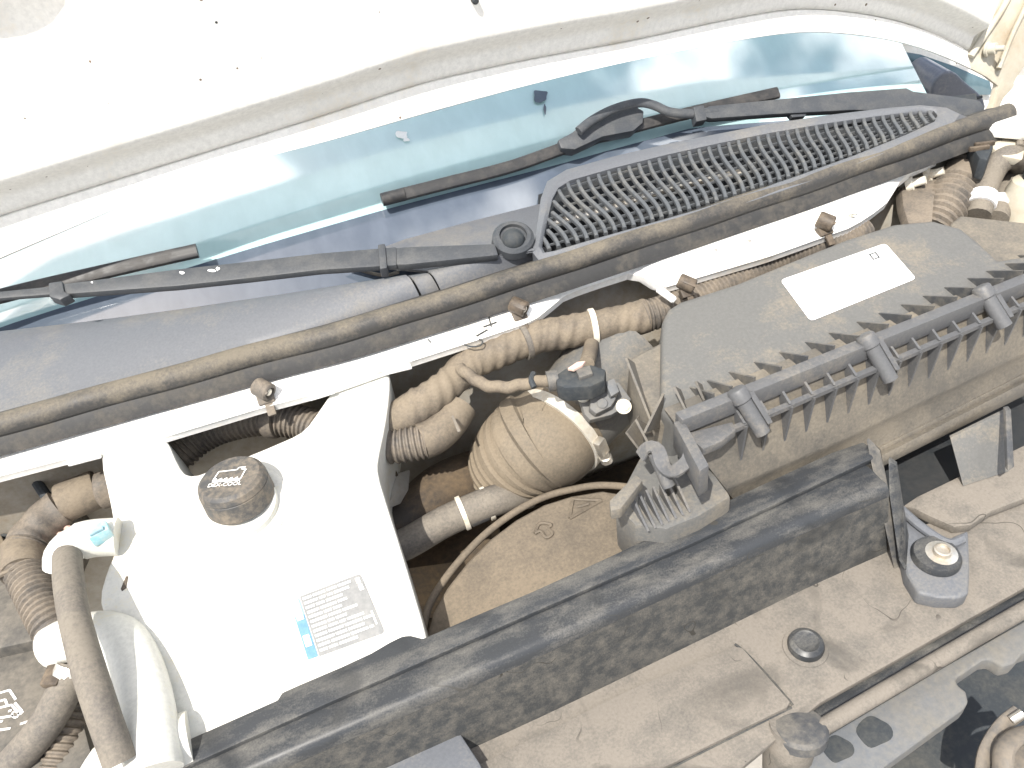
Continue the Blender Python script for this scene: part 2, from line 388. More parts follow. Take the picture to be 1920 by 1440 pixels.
# hinge at the right corner
HY = (V(0, .90, 0), V(0, -.95, .31).normalized())
hin = thing('hinge_assembly', PL(1850, 220, HY), 'cream painted hood hinge with a bolt beside the side mirror', 'hinge')
hp = [(1960, -60), (1905, -60), (1880, -10), (1836, 62), (1811, 104), (1818, 128), (1850, 145), (1872, 162), (1862, 200), (1838, 240), (1862, 246), (1884, 200), (1905, 150), (1930, 110), (1960, 60)]
pl = child('hinge_plate', slab([PL(x, y, HY) for x, y in hp], V(0, .012, 0), .003), M_HINGE, hin)
rb = [PL(x, y, HY, .004) for x, y in ((1908, -40), (1878, 18), (1842, 72), (1820, 106))]
child('folded_edge', tube(rb, .0052, .004, 12), M_HINGE, hin)
rb = [PL(x, y, HY, .006) for x, y in ((1940, -20), (1900, 60), (1872, 130))]
child('pressed_rib', tube(rb, .009, .004, 12, flat=.5), M_HINGE, hin)
bo = PL(1850, 92, HY, .004)
child('bolt', lathe(bo, V(.35, -.9, .2), [(0, .012), (.004, .012), (.0045, .009), (.014, .009), (.0145, .0045), (.026, .0045)], 12), M_HINGE, hin)
sl_ = PL(1862, 8, HY, .0015); ex = (PL(1878, -18, HY)-PL(1850, 25, HY)).normalized()
ov = [sl_+ex*(math.cos(a)*.019)+HY[1].cross(ex)*(math.sin(a)*.0065) for a in [i*math.pi/12 for i in range(24)]]
child('slot', slab(ov, -HY[1]*.003, 0), M_DARK, hin)
child('link_arm', slab([PL(x, y, HY, -.014) for x, y in ((1884, 150), (1903, 158), (1862, 262), (1836, 258))], V(0, .008, 0), .002), M_HINGE, hin)

# ------------------------------------------------------------------ windshield
ws = thing('windshield', V(.2, .93, .12), 'windshield reflecting clouds, pale blue sky glare put into its tint, under the raised hood', 'windshield')
def wsp(x, t, off=0):                                       # x across, t up the glass; the pane bows back at the sides
    bow = .06*((x-.25)/.75)**2
    return WP[0]+V(x, bow*.8, 0)+V(0, math.cos(R(40)), math.sin(R(40)))*t+WP[1]*off
gl = [[wsp(-.85+1.855*i/36, t) for i in range(37)] for t in (-.06, 0, .05, .1, .15, .2, .3, .4, .55, .7)]
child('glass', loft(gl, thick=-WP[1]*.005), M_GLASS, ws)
fb = [(-300, 700), (0, 600), (240, 530), (480, 460), (720, 393), (1040, 310), (1300, 236), (1600, 205), (1800, 195)]
fr_t, fr_b = [], []
for i in range(61):
    px = -300+2080*i/60
    p = PL(px, interp(fb, px), WP, .0015); x = p.x
    t = (p-WP[0]).dot(V(0, math.cos(R(40)), math.sin(R(40))))
    fr_t.append((x, t))
for x, t in fr_t: pass
rowt = [wsp(x, t-.06*((x-.25)/.75)**2*.6, .0018) for x, t in fr_t]
rowb = [wsp(x, -.055, .0018) for x, t in fr_t]
rowm = [a.lerp(b, .5) for a, b in zip(rowt, rowb)]
child('black_border', loft([rowt, rowm, rowb], thick=-WP[1]*.0012), M_FRIT, ws)
# droppings on the glass, and a reflection painted as dark patches, thin uneven films
def splat(name, cx, cy, rx, ry, mt_, seed, parent, pl, off):
    g_ = random.Random(seed); q = []
    for i in range(11):
        a = 2*math.pi*i/11; k = g_.uniform(.6, 1.15); q.append((cx+rx*k*math.cos(a), cy+ry*k*math.sin(a)))
    for _ in range(2):
        q = [(u[0]*f+v[0]*(1-f), u[1]*f+v[1]*(1-f)) for u, v in zip(q, q[1:]+q[:1]) for f in (.75, .25)]
    q = [PL(x, y, pl, off) for x, y in q]
    return child(name, slab(q, -pl[1]*.0006, 0), mt_, parent)
splat('bird_dropping', 753, 252, 13, 9, M_LABEL, 1, ws, WP, .0030); splat('bird_dropping', 762, 262, 6, 4, M_LABEL, 2, ws, WP, .0030)
splat('reflection_patch', 1012, 180, 17, 14, M_FRIT, 3, ws, WP, .0030); splat('reflection_patch', 1022, 206, 3, 12, M_FRIT, 4, ws, WP, .0030)
# windshield mouldings and the right pillar
# ------------------------------------------------------------------ cowl
CW = .135
cowl = thing('cowl_panel', V(.2, .80, .10), 'grey plastic cowl panel with a slotted air grille below the windshield', 'cowl')
TOPL = [(-200, 655), (0, 622), (170, 603), (330, 582), (560, 548), (762, 516)]
BOTL = [(-200, 838), (0, 778), (170, 730), (330, 690), (560, 625), (785, 552)]
def cowl_strip(a, b, n, z0, z1, lipz=.012):
    xs0, xs1 = [q[0] for q in a], [q[0] for q in b]
    A = [P(a[0][0]+(a[-1][0]-a[0][0])*i/n, interp(a, a[0][0]+(a[-1][0]-a[0][0])*i/n), z0) for i in range(n+1)]
    B = [P(b[0][0]+(b[-1][0]-b[0][0])*i/n, interp(b, b[0][0]+(b[-1][0]-b[0][0])*i/n), z1) for i in range(n+1)]
    rows = [[p+V(0, .012, -lipz) for p in A], [p+V(0, .003, -.001) for p in A], A]
    rows += [[p.lerp(q, f)+V(0, 0, .006*math.sin(f*math.pi)) for p, q in zip(A, B)] for f in (.15, .3, .5, .7, .85)]
    rows += [B, [p+V(0, -.004, -.02) for p in B]]
    return loft(rows, thick=V(0, 0, -.0025))
child('side_panel', cowl_strip(TOPL, BOTL, 24, .150, .132), M_COWL, cowl, 50)
child('joint_strip', cowl_strip([(766, 517), (785, 514), (800, 512)], [(790, 551), (806, 546), (822, 541)], 4, .143, .128), M_COWL, cowl, 50)
child('front_strip', cowl_strip([(803, 508), (870, 492), (940, 478), (1000, 470)], [(826, 542), (900, 516), (980, 488), (1030, 470)], 10, .149, .133), M_COWL, cowl, 50)
# trough behind, with the wiper pivots
deck = [(640, 492), (760, 448), (880, 415), (1012, 382), (1040, 400), (1010, 470), (960, 482), (800, 508)]
child('deck', slab([P(x, y, .128) for x, y in deck], V(0, 0, -.004), .001), M_COWL, cowl)
tr = [(-300, 640), (0, 590), (330, 560), (700, 480), (1040, 330), (1300, 240), (1830, 175), (1840, 240), (1500, 340), (1100, 470), (760, 560), (330, 690), (-300, 840)]
child('trough', slab([P(x, y, .085) for x, y in tr], V(0, 0, -.004), 0), M_DARK, cowl)
# grille
GP = (P(1400, 330, .150), V(0, -math.sin(R(9)), math.cos(R(9))))
gi = [(1036, 372), (1047, 352), (1070, 338), (1150, 315), (1250, 290), (1350, 268), (1450, 248), (1550, 231), (1650, 217), (1720, 208), (1750, 207), (1758, 216), (1752, 228), (1700, 252), (1600, 292), (1500, 328), (1400, 362), (1300, 395), (1200, 424), (1100, 452), (1040, 470), (1022, 474), (1016, 462), (1022, 430)]
go_ = [(1014, 372), (1026, 340), (1062, 318), (1148, 294), (1250, 270), (1350, 250), (1450, 231), (1550, 216), (1650, 204), (1725, 197), (1775, 202), (1800, 214), (1790, 228), (1715, 264), (1612, 305), (1512, 342), (1412, 376), (1310, 408), (1210, 437), (1108, 465), (1045, 484), (1010, 488), (998, 472), (1006, 430)]
def ring(outer, inner, pl, off, drop):
    n = pl[1]; bm = bmesh.new()
    O = [PL(x, y, pl, off) for x, y in outer]; I = [PL(x, y, pl, off) for x, y in inner]
    mid = [(a*.35+b*.65)+n*.0035 for a, b in zip(O, I)]
    lay = [[p-n*drop for p in O], [p-n*.003 for p in O], O, mid, I, [p-n*.006 for p in I]]
    V_ = [[bm.verts.new(p) for p in r] for r in lay]; k = len(O)
    for a, b in zip(V_, V_[1:]):
        for i in range(k): bm.faces.new((a[i], a[(i+1) % k], b[(i+1) % k], b[i]))
    return bm
child('grille_frame', ring(go_, gi, GP, 0, .022), M_COWL, cowl, 50)
apron = [(1800, 214), (1790, 228), (1715, 264), (1612, 305), (1512, 342), (1412, 376), (1310, 408), (1210, 437), (1108, 465), (1045, 484)]
ap2 = [(1830, 226), (1815, 244), (1735, 277), (1630, 318), (1530, 354), (1430, 389), (1325, 421), (1225, 451), (1120, 482), (1050, 506)]
child('grille_apron', loft([[PL(x, y, GP, -.001) for x, y in apron], [PL(x, y, GP, -.022) for x, y in ap2], [PL(x, y, GP, -.035) for x, y in ap2]], thick=V(0, 0, -.002)), M_COWL, cowl)
def inside(x, y, poly):
    c = False
    for (x0, y0), (x1, y1) in zip(poly, poly[1:]+poly[:1]):
        if (y0 > y) != (y1 > y) and x < (x1-x0)*(y-y0)/(y1-y0)+x0: c = not c
    return c
gtop = [(1000, 352), (1070, 334), (1150, 311), (1250, 286), (1350, 264), (1450, 244), (1550, 227), (1650, 213), (1800, 203)]
gbot = [(900, 510), (1022, 478), (1100, 456), (1200, 428), (1300, 399), (1400, 366), (1500, 332), (1600, 296), (1700, 256), (1800, 215)]
def slot_pt(x0, v):
    """S-shaped bar: leaves the back edge at x0 and comes forward"""
    yt = interp(gtop, x0); ln = (1800-x0)/740*78+10
    xb = x0+ln*.86; yb = interp(gbot, min(xb, 1800))
    s = v+.11*math.sin(2*math.pi*v)*-1
    return x0+(xb-x0)*s, yt+(yb-yt)*v
n_sl = 44; x0 = 946.0; k = 0
while x0 < 1748:
    pts = [slot_pt(x0, v/14) for v in range(15)]
    pts = [p for p in pts if inside(p[0], p[1], gi) or inside(p[0]+4, p[1]-2, gi) or inside(p[0]-3, p[1]+2, gi)]
    if len(pts) >= 2:
        wd = .0024
        path = [PL(x, y, GP, -.0012) for x, y in pts]
        pr = [(-wd, -.004), (wd, -.004), (wd, .0004), (wd*.6, .0014), (-wd*.6, .0014), (-wd, .0004)]
        if (path[0]-path[-1]).length > .006: child('slat', sweep(pr, path), M_GRIL, cowl, 40)
    x0 += 19.6-2.2*(x0-946)/800
for j in range(1, 8):
    v = j/8.0; row = []
    for i in range(31):
        x = 1005+(1768-1005)*i/30
        y = interp(gtop, x)*(1-v)+interp(gbot, x)*v
        if inside(x, y, gi): row.append(PL(x, y, GP, -.0062))
    if len(row) > 2: child('cross_rib', sweep([(-.0009, -.0014), (.0009, -.0014), (.0009, .0010), (-.0009, .0010)], row), M_GRIL, cowl)
# plate under the grille, and rusty wiper link rod seen through it
gb = [(1005, 480), (1010, 350), (1060, 325), (1400, 240), (1740, 195), (1790, 215), (1600, 305), (1300, 405), (1050, 482)]
child('grille_tray', slab([PL(x, y, GP, -.05) for x, y in gb], V(0, 0, -.004), 0), M_VOID, cowl)
rod = tag(obj('wiper_linkage', tube([PL(x, y, GP, -.035) for x, y in ((1035, 420), (1150, 390), (1260, 352), (1400, 322))], .0055, .02, 10), M_STEEL), 'dull metal wiper link rod glimpsed under the cowl grille slats', 'rod')

# ------------------------------------------------------------------ wipers
def offs(pts, off): return [PL(x, y, WP, off) for x, y in pts]
def blade(parent, pts, off, r):
    b = child('blade', tube(offs(pts, off), lambda s, a, i: r*(1+.35*math.cos(2*a)), .01, 14), M_RUB, parent)
    p = offs(pts, off-.012); child('rubber_lip', tube(p, .0032, .02, 8), M_RUB, parent)
    return b
w1 = thing('windshield_wiper', PL(1838, 195, WP, .02), 'black wiper lying above the slotted grille, its pivot by the side mirror', 'wiper', None)
blade(w1, [(718, 374), (840, 343), (960, 312), (1080, 270), (1200, 235), (1330, 203), (1458, 174)], .020, .0068)
child('end_cap', tube(offs([(716, 375), (735, 370), (758, 364)], .020), .0088, .004, 12), M_RUB, w1)
ad = [(1046, 262), (1072, 248), (1100, 226), (1150, 203), (1190, 197), (1208, 208), (1206, 230), (1188, 245), (1130, 256), (1078, 280), (1052, 278)]
child('blade_holder', slab(offs(ad, .034), -WP[1]*.020, .003), M_WIP, w1)
child('hook', tube(offs([(1085, 246), (1110, 226), (1150, 205), (1196, 193), (1225, 197), (1256, 210), (1300, 213), (1345, 208)], .046), .0066, .005, 12, flat=.75), M_WIP, w1)
arm = [(1330, 198), (1450, 186), (1590, 172), (1700, 164), (1716, 172), (1760, 190), (1765, 212), (1700, 208), (1600, 206), (1450, 214), (1335, 222), (1310, 216)]
child('arm', slab(offs(arm, .050), -WP[1]*.012, .003), M_WIP, w1)
child('arm_clip', slab(offs([(1300, 200), (1320, 196), (1326, 224), (1306, 228)], .052), -WP[1]*.016, .002), M_WIP, w1)
child('arm_head', slab(offs([(1700, 168), (1780, 178), (1838, 186), (1850, 204), (1826, 222), (1770, 216), (1705, 206)], .046), -WP[1]*.022, .005), M_WIP, w1)
child('spray_nozzle', slab(offs([(1478, 210), (1518, 206), (1510, 218), (1486, 220)], .046), -WP[1]*.010, .002), M_WIP, w1)

w2 = thing('windshield_wiper', PL(960, 455, WP, .0), 'black wiper parked over the plain left cowl panel, round nut on its pivot', 'wiper', None)
WQ = (P(960, 455, .160), V(0, -math.sin(R(22)), math.cos(R(22))))
def offq(pts, off): return [PL(x, y, WQ, off) for x, y in pts]
blade(w2, [(370, 470), (280, 490), (180, 513), (80, 536), (-40, 566), (-160, 600)], .030, .0070)
child('arm', slab(offq([(928, 456), (760, 462), (740, 464), (742, 496), (760, 496), (935, 478)], 0), -WQ[1]*.012, .003), M_WIP, w2)
child('arm_rod', slab(offq([(744, 462), (600, 474), (470, 489), (330, 504), (110, 533), (110, 552), (330, 536), (470, 521), (600, 506), (744, 497)], .001), -WQ[1]*.010, .0025), M_WIP, w2)
child('arm_tip', slab(offq([(118, 534), (0, 546), (-80, 556), (-80, 569), (0, 559), (118, 550)], -.002), -WQ[1]*.006, .002), M_WIP, w2)
child('arm_clip', slab(offq([(90, 530), (116, 526), (120, 546), (132, 552), (112, 562), (92, 556)], .004), -WQ[1]*.014, .002), M_WIP, w2)
child('hinge_collar', slab(offq([(708, 458), (722, 456), (726, 502), (712, 504)], .004), -WQ[1]*.018, .002), M_WIP, w2)
child('arm_head', lathe(PL(962, 455, WQ, -.014), WQ[1], [(0, .026), (.010, .025), (.014, .021), (.0145, .0165), (.010, .016), (.010, .001)], 32), M_WIP, w2)
child('pivot_nut', lathe(PL(962, 455, WQ, -.006), WQ[1], [(0, .0135), (.008, .0135), (.013, .011), (.0165, .006), (.017, .001)], 24), M_DARK, w2)
for i_, (x, y, rx, ry) in enumerate(((341, 511, 5, 3), (398, 507, 9, 3), (408, 504, 4, 4), (172, 529, 2, 2))): splat('bird_dropping', x, y, rx, ry, M_LABEL, 20+i_, w2, WQ, .0018)
child('washer_tube', tube([P(672, 505, .15), P(695, 512, .142), P(722, 516, .142), P(748, 510, .148)], .0022, .004, 8), M_HOSE, w2)

# ------------------------------------------------------------------ hood seal
SEALC = [(-180, 846), (0, 797), (120, 764), (240, 731), (380, 693), (500, 660), (640, 624), (760, 588), (880, 551), (1000, 513), (1120, 474), (1240, 435), (1370, 392), (1500, 349), (1620, 307), (1720, 272), (1800, 243), (1860, 222), (1890, 212)]
seal = thing('hood_seal', P(800, 570, .12), 'long brown dusty rubber seal running along the top of the white firewall', 'seal')
sp = spline([P(x, y, .134) for x, y in SEALC], .02)
child('bulb', tube(sp, lambda s, a, i: .0132+.0005*math.sin(s*40+a), .02, 20, smooth=False), M_SEAL, seal, 60)
child('grip_channel', sweep([(-.021, -.024), (-.008, -.026), (.010, -.020), (.012, -.004), (-.006, -.002), (-.017, -.012)], sp), M_SEALD, seal)
child('back_lip', sweep([(.006, -.006), (.032, -.010), (.033, -.004), (.010, .006)], sp), M_SEALD, seal)

# ------------------------------------------------------------------ firewall
fwl = thing('firewall', V(.2, .75, -.4), 'white painted firewall and flange holding the wiring clips', 'firewall')
FT = [(-180, 872), (0, 824), (240, 758), (500, 688), (760, 618), (1000, 542), (1240, 464), (1500, 377), (1690, 310), (1760, 285)]
FB = [(-180, 940), (0, 893), (115, 863), (300, 822), (420, 786), (480, 768), (600, 736), (720, 694), (800, 668), (900, 636), (1000, 602), (1035, 574), (1060, 553), (1120, 532), (1180, 513), (1195, 513), (1240, 541), (1440, 482), (1600, 425), (1660, 385), (1694, 330), (1760, 300)]
n = 80; fA, fB = [], []
for i in range(n+1):
    x = -180+1940*i/n; fA.append(P(x, interp(FT, x), .112)); fB.append(P(x, interp(FB, x), .098))
child('flange', loft([[p+V(0, .02, .0) for p in fA], fA, [a.lerp(b, .5)+V(0, 0, .001) for a, b in zip(fA, fB)], fB, [p+V(0, .002, -.004) for p in fB], [p+V(0, .003, -.010) for p in fB]], thick=V(0, .004, -.002)), M_FIRE, fwl, 40)
for a, b in (((128, 866), (190, 850)), ((303, 821), (342, 809)), ((580, 744), (626, 730)), ((716, 697), (770, 684))):
    p, q = P(*a, .092), P(*b, .092); child('tab', box((p+q)/2, q-p, Y, Z, (q-p).length, .012, .004, .001), M_FIRE, fwl)
wall = [[V(-.75+2.0*i/20, .775, z) for i in range(21)] for z in (.118, .06, -.05, -.2, -.6)]
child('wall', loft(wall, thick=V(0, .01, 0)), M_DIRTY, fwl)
# pressed ledge that sticks out below the flange
led = [(860, 665), (1040, 610), (1180, 520), (1200, 512), (1262, 552), (1000, 690), (900, 760), (840, 830), (780, 880), (740, 820)]
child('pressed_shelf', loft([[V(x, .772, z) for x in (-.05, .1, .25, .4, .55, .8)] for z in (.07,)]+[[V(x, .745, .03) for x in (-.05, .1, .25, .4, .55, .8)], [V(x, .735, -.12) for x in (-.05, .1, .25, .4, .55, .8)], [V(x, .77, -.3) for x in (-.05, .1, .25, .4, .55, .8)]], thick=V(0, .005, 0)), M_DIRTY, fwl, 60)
for x, y in ((1335, 470), (1398, 452), (1596, 404)):
    p = P(x, y, .103); child('weld_stud', lathe(p-V(0, 0, .001), V(.1, -.8, .6), [(0, .0035), (.002, .0035), (.0025, .0018), (.010, .0016)], 10), M_STEEL, fwl)
p = P(1250, 553, .103); child('weld_stud', lathe(p, V(.35, -.6, -.3), [(-.012, .0045), (.010, .0045), (.012, .003)], 12), M_FIRE, fwl)

# pen scribbles on the flange
def zf(x, y): return .112-.014*(y-interp(FT, x))/(interp(FB, x)-interp(FT, x))+.0012
for st_ in ([(916, 582), (918, 600), (921, 612)], [(906, 613), (920, 608), (931, 604)], [(914, 618), (900, 626), (893, 630)], [(870, 646), (884, 650), (900, 648), (905, 640), (898, 636)], [(802, 636), (808, 642)]):
    child('pen_mark', tube([P(x, y, zf(x, y)) for x, y in st_], .0009, .002, 6), M_DARK, fwl)
# wiring clips pushed onto the flange
CLIPS = [((497, 738), 'tan wiring clip holding the ridged conduit above the coolant tank', M_CORR, .030), ((974, 583), 'brown wiring clip above the taped harness elbow, beside marker scribbles', M_CLIP, .028), ((1288, 540), 'brown wiring clip on the flange near the corner of the air filter lid', M_CLIP, .026), ((1547, 424), 'brown wiring clip over the ridged conduit behind the lid label', M_CLIP, .030)]
for (x, y), lab, mt_, sz in CLIPS:
    p = P(x, y, .108)
    c = thing('wiring_clip', p, lab, 'clip', 'wiring clips on the firewall flange')
    fz = V(-.1, -.62, .78).normalized(); fx = X; fy = fz.cross(fx)
    ad_ = V(.55, -.62, -.25).normalized()
    child('barrel', lathe(p-ad_*.010+Z*.006, ad_, [(0, sz*.30), (.002, sz*.34), (.018, sz*.34), (.0195, sz*.30), (.0195, sz*.22), (.012, sz*.2), (.012, .001)], 22), mt_, c)
    child('rib', box(p+fy*.001+fz*.012, ad_, ad_.cross(fz), fz, .016, .004, .004, .001), mt_, c)
    child('latch', box(p-ad_*.002-fz*.004+fy*-.006, fx, fy, fz, sz*.6, sz*.45, .010, .002), mt_, c)
    child('stud_tip', lathe(p+ad_*.003+Z*.006, ad_, [(0, .0042), (.005, .0042), (.006, .003)], 14), M_TIE, c)
    child('neck', box(p+fy*-.016+fz*-.004, fx, fy, fz, sz*.3, sz*.6, .005, .0012), mt_, c)

# ------------------------------------------------------------------ coolant tank
RN = RP[1]; RY = V(0, math.cos(R(17.5)), math.sin(R(17.5)))
def PR(x, y, off=0): return PL(x, y, RP, off)
tank = thing('coolant_tank', PR(500, 1250, -.13), 'milky white coolant tank with a black screw cap and two legs up to the firewall', 'coolant tank')
body = [(188, 862), (198, 842), (296, 815), (312, 822), (334, 874), (350, 893), (380, 889), (540, 824), (572, 806), (594, 776), (632, 720), (646, 708), (722, 690), (731, 702), (730, 740), (722, 800), (708, 862), (708, 890), (726, 950), (752, 1030), (804, 1205), (812, 1262), (540, 1395), (380, 1440), (318, 1430), (300, 1380), (276, 1290), (252, 1214), (226, 1180), (196, 1160), (186, 1120), (200, 1070), (214, 1040), (216, 1000), (206, 940)]
# outline rounded, then a pillowy slab
def chaikin(q, k):
    for _ in range(k):
        r = []
        for a, b in zip(q, q[1:]+q[:1]):
            r += [(a[0]*.75+b[0]*.25, a[1]*.75+b[1]*.25), (a[0]*.25+b[0]*.75, a[1]*.25+b[1]*.75)]
        q = r
    return q
bm = slab([PR(x, y) for x, y in chaikin(body, 1)], -RN*.12, .007, 3)
child('body', bm, M_RES, tank, 50)
# moulded seam round the tank and a raised ring round the neck
child('neck_ring', lathe(PR(458, 952, -.002), RN, [(0, .047), (.003, .046), (.0045, .043), (.0045, .036), (.012, .035)], 48), M_RES, tank)
rib = [PR(x, y, -.004) for x, y in ((706, 800), (700, 850), (702, 900))]
child('leg_gusset', slab([PR(708, 770, -.002), PR(730, 744, -.002), PR(718, 812, -.03), PR(700, 880, -.03), PR(700, 840, -.004)], -RN*.02, .002), M_RES, tank)
CA = V(0, .06, 1).normalized(); co = PR(453, 938, .003)
cp = child('cap', lathe(co, CA, [(0, .0335), (.003, .0350), (.022, .0344), (.0225, .0338), (.0235, .0338), (.024, .0344), (.030, .0329), (.0325, .0303), (.0335, .0293), (.0335, .001)], 56), M_CAP, tank, 22)
# cap print: a jug pouring coolant and the word under it
ce = (V(1, .06, 0)-CA*CA.dot(V(1, .06, 0))).normalized(); cy = CA.cross(ce)
ce, cy = (ce*math.cos(R(-26))+cy*math.sin(R(-26))).normalized(), None; cy = CA.cross(ce)
ct = co+CA*.0338
def cq(u, v): return ct+ce*u*.001+cy*v*.001
def bar(u0, v0, u1, v1, wd=1.3):
    a, b = Vector((u0, v0)), Vector((u1, v1)); d = (b-a).normalized(); nn = Vector((-d.y, d.x))*wd/2
    return [cq(*(a+nn)), cq(*(a-nn)), cq(*(b-nn)), cq(*(b+nn))]
jug = [bar(-14, 8, -16, -5), bar(14, 8, 13, -5), bar(-14, 8, 5, 9), bar(5, 9, 6, 12), bar(6, 12, 13, 12), bar(9, 10, 15, 8, 1.6), bar(-16, -5.5, 13, -5.5, 3.4)]
jug += [bar(-15+5.5*i, -3.4, -12.5+5.5*i, -2.0, 1.5) for i in range(5)]
child('jug_symbol', quads(jug, CA, .0002), M_PRINT, cp)
child('lettering', text('DEX-COOL', .0068, ct+ce*-.001+cy*-.0115, ce, cy), M_PRINT, cp)
# printed label on the lower right
lb = [(547, 1124), (664, 1077), (716, 1178), (600, 1237)]
L0, L1, L2, L3 = [PR(x, y, .0006) for x, y in ((549, 1123), (676, 1075), (722, 1186), (585, 1236))]
def lq(u, v): return (L0*(1-u)+L1*u)*(1-v)+(L3*(1-u)+L2*u)*v
def lquad(u0, v0, u1, v1): return [lq(u0, v0), lq(u0, v1), lq(u1, v1), lq(u1, v0)]
gq = [lq(.10, .0), lq(.96, .0), lq(.99, .02), lq(1, .06), lq(1, .94), lq(.99, .98), lq(.96, 1), lq(.10, 1)]
lab = child('warning_label', slab(gq, -RN*.0003, 0), M_INK, tank)
child('blue_strip', quads([lquad(-.05, .30, .085, .99)], RN, .0002), M_INKB, lab)
child('pale_strip', quads([lquad(-.05, .02, .085, .30)], RN, .0002), M_INKBL, lab)
wh = [lquad(-.03, .04, .065, .17), lquad(-.03, .19, .065, .37), lquad(-.025, .62, .06, .80)]
rr = random.Random(3)
for i in range(12):
    v = .045+i*.078; u = .13; end = (.86, .78, .66, .70, .60, .84, .62, .88, .96, .82, .90, .72)[i]
    while u < end-.05:
        ln = min(rr.uniform(.08, .26), end-u); wh.append(lquad(u, v, u+ln, v+.036)); u += ln+.022
wh += [lquad(.90, .05, .96, .14), lquad(.905, .16, .965, .26), lquad(.93, .62, .955, .84)]
child('printed_lines', quads(wh, RN, .0006), M_PRINT, lab)
child('seam_grime', tube([PR(x, y, -.0005) for x, y in ((236, 1176), (258, 1205), (274, 1262), (290, 1330), (304, 1384))], lambda s, a, i: .0022+.0008*math.sin(s*140), .004, 8), M_GRIME, tank)
# upper outlet (with hose) and lower arm on the left
child('upper_outlet', tube([P(116, 1062, .062), P(118, 1040, .072), P(136, 1022, .076), P(170, 1010, .072), P(222, 1006, .066)], lambda s, a, i: .0165 if s < .03 else .0185, .004, 18), M_RES, tank)
child('lower_arm', tube([P(96, 1215, .020), P(130, 1200, .026), P(180, 1192, .028), P(222, 1200, .028), P(250, 1240, .026), P(272, 1310, .022), P(284, 1390, .018), P(290, 1450, .012)], lambda s, a, i: .0200+min(s, .05)*.05, .004, 20), M_RES, tank)
child('outlet_cup', tube([P(200, 1462, -.01), P(226, 1428, -.002), P(290, 1410, .0), P(360, 1385, -.004)], .024, .006, 18), M_RES, tank)
child('side_tab', slab([PR(236, 1080, .001), PR(240, 1080, .001), PR(236, 1102, .001), PR(228, 1108, .001), PR(226, 1104, .001)], -RN*.003, .0005), M_CLIP, tank)

# ------------------------------------------------------------------ hoses and cables at the left
tag(obj('vent_hose', tube([P(126, 1036, .075), P(128, 1085, .085), P(138, 1150, .085), P(160, 1235, .078), P(192, 1335, .06), P(226, 1432, .035)], lambda s, a, i: .0128+.0002*math.sin(s*50), .005, 18), M_HOSE), 'smooth grey rubber hose crossing over the white lower arm of the tank', 'hose')
hb = thing('tank_hose', P(60, 1380, -.03), 'grey rubber hose leaving the end of the white lower arm, spring clamp on top', 'hose')
child('tube', tube([P(140, 1250, .012), P(122, 1292, .005), P(86, 1358, -.01), P(30, 1425, -.03), P(-60, 1520, -.06)], .0150, .005, 18), M_HOSE, hb)
child('spring_clamp', lathe(P(136, 1260, .010), (P(86, 1358, -.01)-P(140, 1250, .012)), [(-.004, .0165), (.006, .0165), (.006, .0155), (-.004, .0155)], 24), M_STEEL, hb)
child('clamp_ear', slab([P(x, y, .022) for x, y in ((88, 1246), (116, 1238), (124, 1252), (104, 1284), (72, 1284))], V(0, 0, -.008), .002), M_CLIP, hb)
tag(obj('thin_conduit', corr([P(160, 1262, -.03), P(142, 1300, -.028), P(126, 1370, -.035), P(96, 1470, -.05)], .0148), M_CORR), 'narrow ridged conduit running down between the two rubber hoses', 'conduit')
# main conduit: up the left side, behind the tank legs, to the harness
mc = thing('ridged_conduit', P(200, 930, .0), 'long ridged wiring conduit curving behind both legs of the coolant tank', 'conduit')
mp_ = [P(122, 1215, .0), P(96, 1168, .010), P(66, 1110, .016), P(44, 1058, .018), P(58, 1008, .022), P(100, 962, .028), P(152, 930, .032), P(210, 913, .032), P(272, 892, .030), P(326, 858, .034), P(376, 818, .044), P(430, 795, .050), P(500, 784, .052), P(560, 792, .046), P(620, 812, .040), P(680, 830, .030), P(740, 836, .028), P(800, 826, .028)]
child('corrugated_sleeve', corr(mp_, .0205, .0066, .0026, 20, ((.15, .20), (.245, .285))), M_CORR, mc)
for (x, y, z, dx, dy) in ((150, 930, .033, 60, -25), (44, 1050, .018, -2, -60), (512, 786, .052, 60, 3)):
    p = P(x, y, z); ax = P(x+dx, y+dy, z)-p
    child('tape_band' if x != 512 else 'clip_strap', lathe(p-ax.normalized()*(.020 if x != 512 else .007), ax, [(0, .0212), (.002, .0222), (.038 if x != 512 else .012, .0222), (.040 if x != 512 else .014, .0212)], 24), M_WRAP if x != 512 else M_CORR, mc)
child('taped_end', tube([P(790, 828, .028), P(816, 816, .028), P(842, 792, .030), P(862, 760, .036)], .0208, .004, 20), M_WRAP, mc)
child('side_strap', tube([P(40, 1056, .03), P(20, 1070, .03), P(-30, 1090, .02)], .0075, .004, 10, flat=.5), M_WRAP, mc)
tag(obj('red_cable', tube([P(-60, 948, .03), P(0, 926, .035), P(52, 903, .04), P(100, 886, .04), P(140, 872, .03)], .0042, .006, 10), M_RED), 'bright red cable under the left end of the white flange', 'cable')
tag(obj('black_cable', tube([P(60, 880, .04), P(70, 905, .036), P(88, 932, .03), P(110, 965, .005)], .006, .006, 10), M_DARK), 'short black cable hanging past the red cable', 'cable')
for k_, (a, b, lab_) in enumerate((((122, 988), (182, 1014), 'upper pink wire leading to the small blue connector'), ((112, 1002), (150, 1022), 'lower pink wire running beneath the other pink wire'))):
    tag(obj('pink_wire', tube([P(*a, .015), P((a[0]+b[0])/2, (a[1]+b[1])/2, .02), P(*b, .02)], .0035, .004, 8), M_PINK), lab_, 'wire')
bc = thing('wire_connector', P(188, 1002, .05), 'small pale blue wire connector behind the upper tank outlet', 'connector')
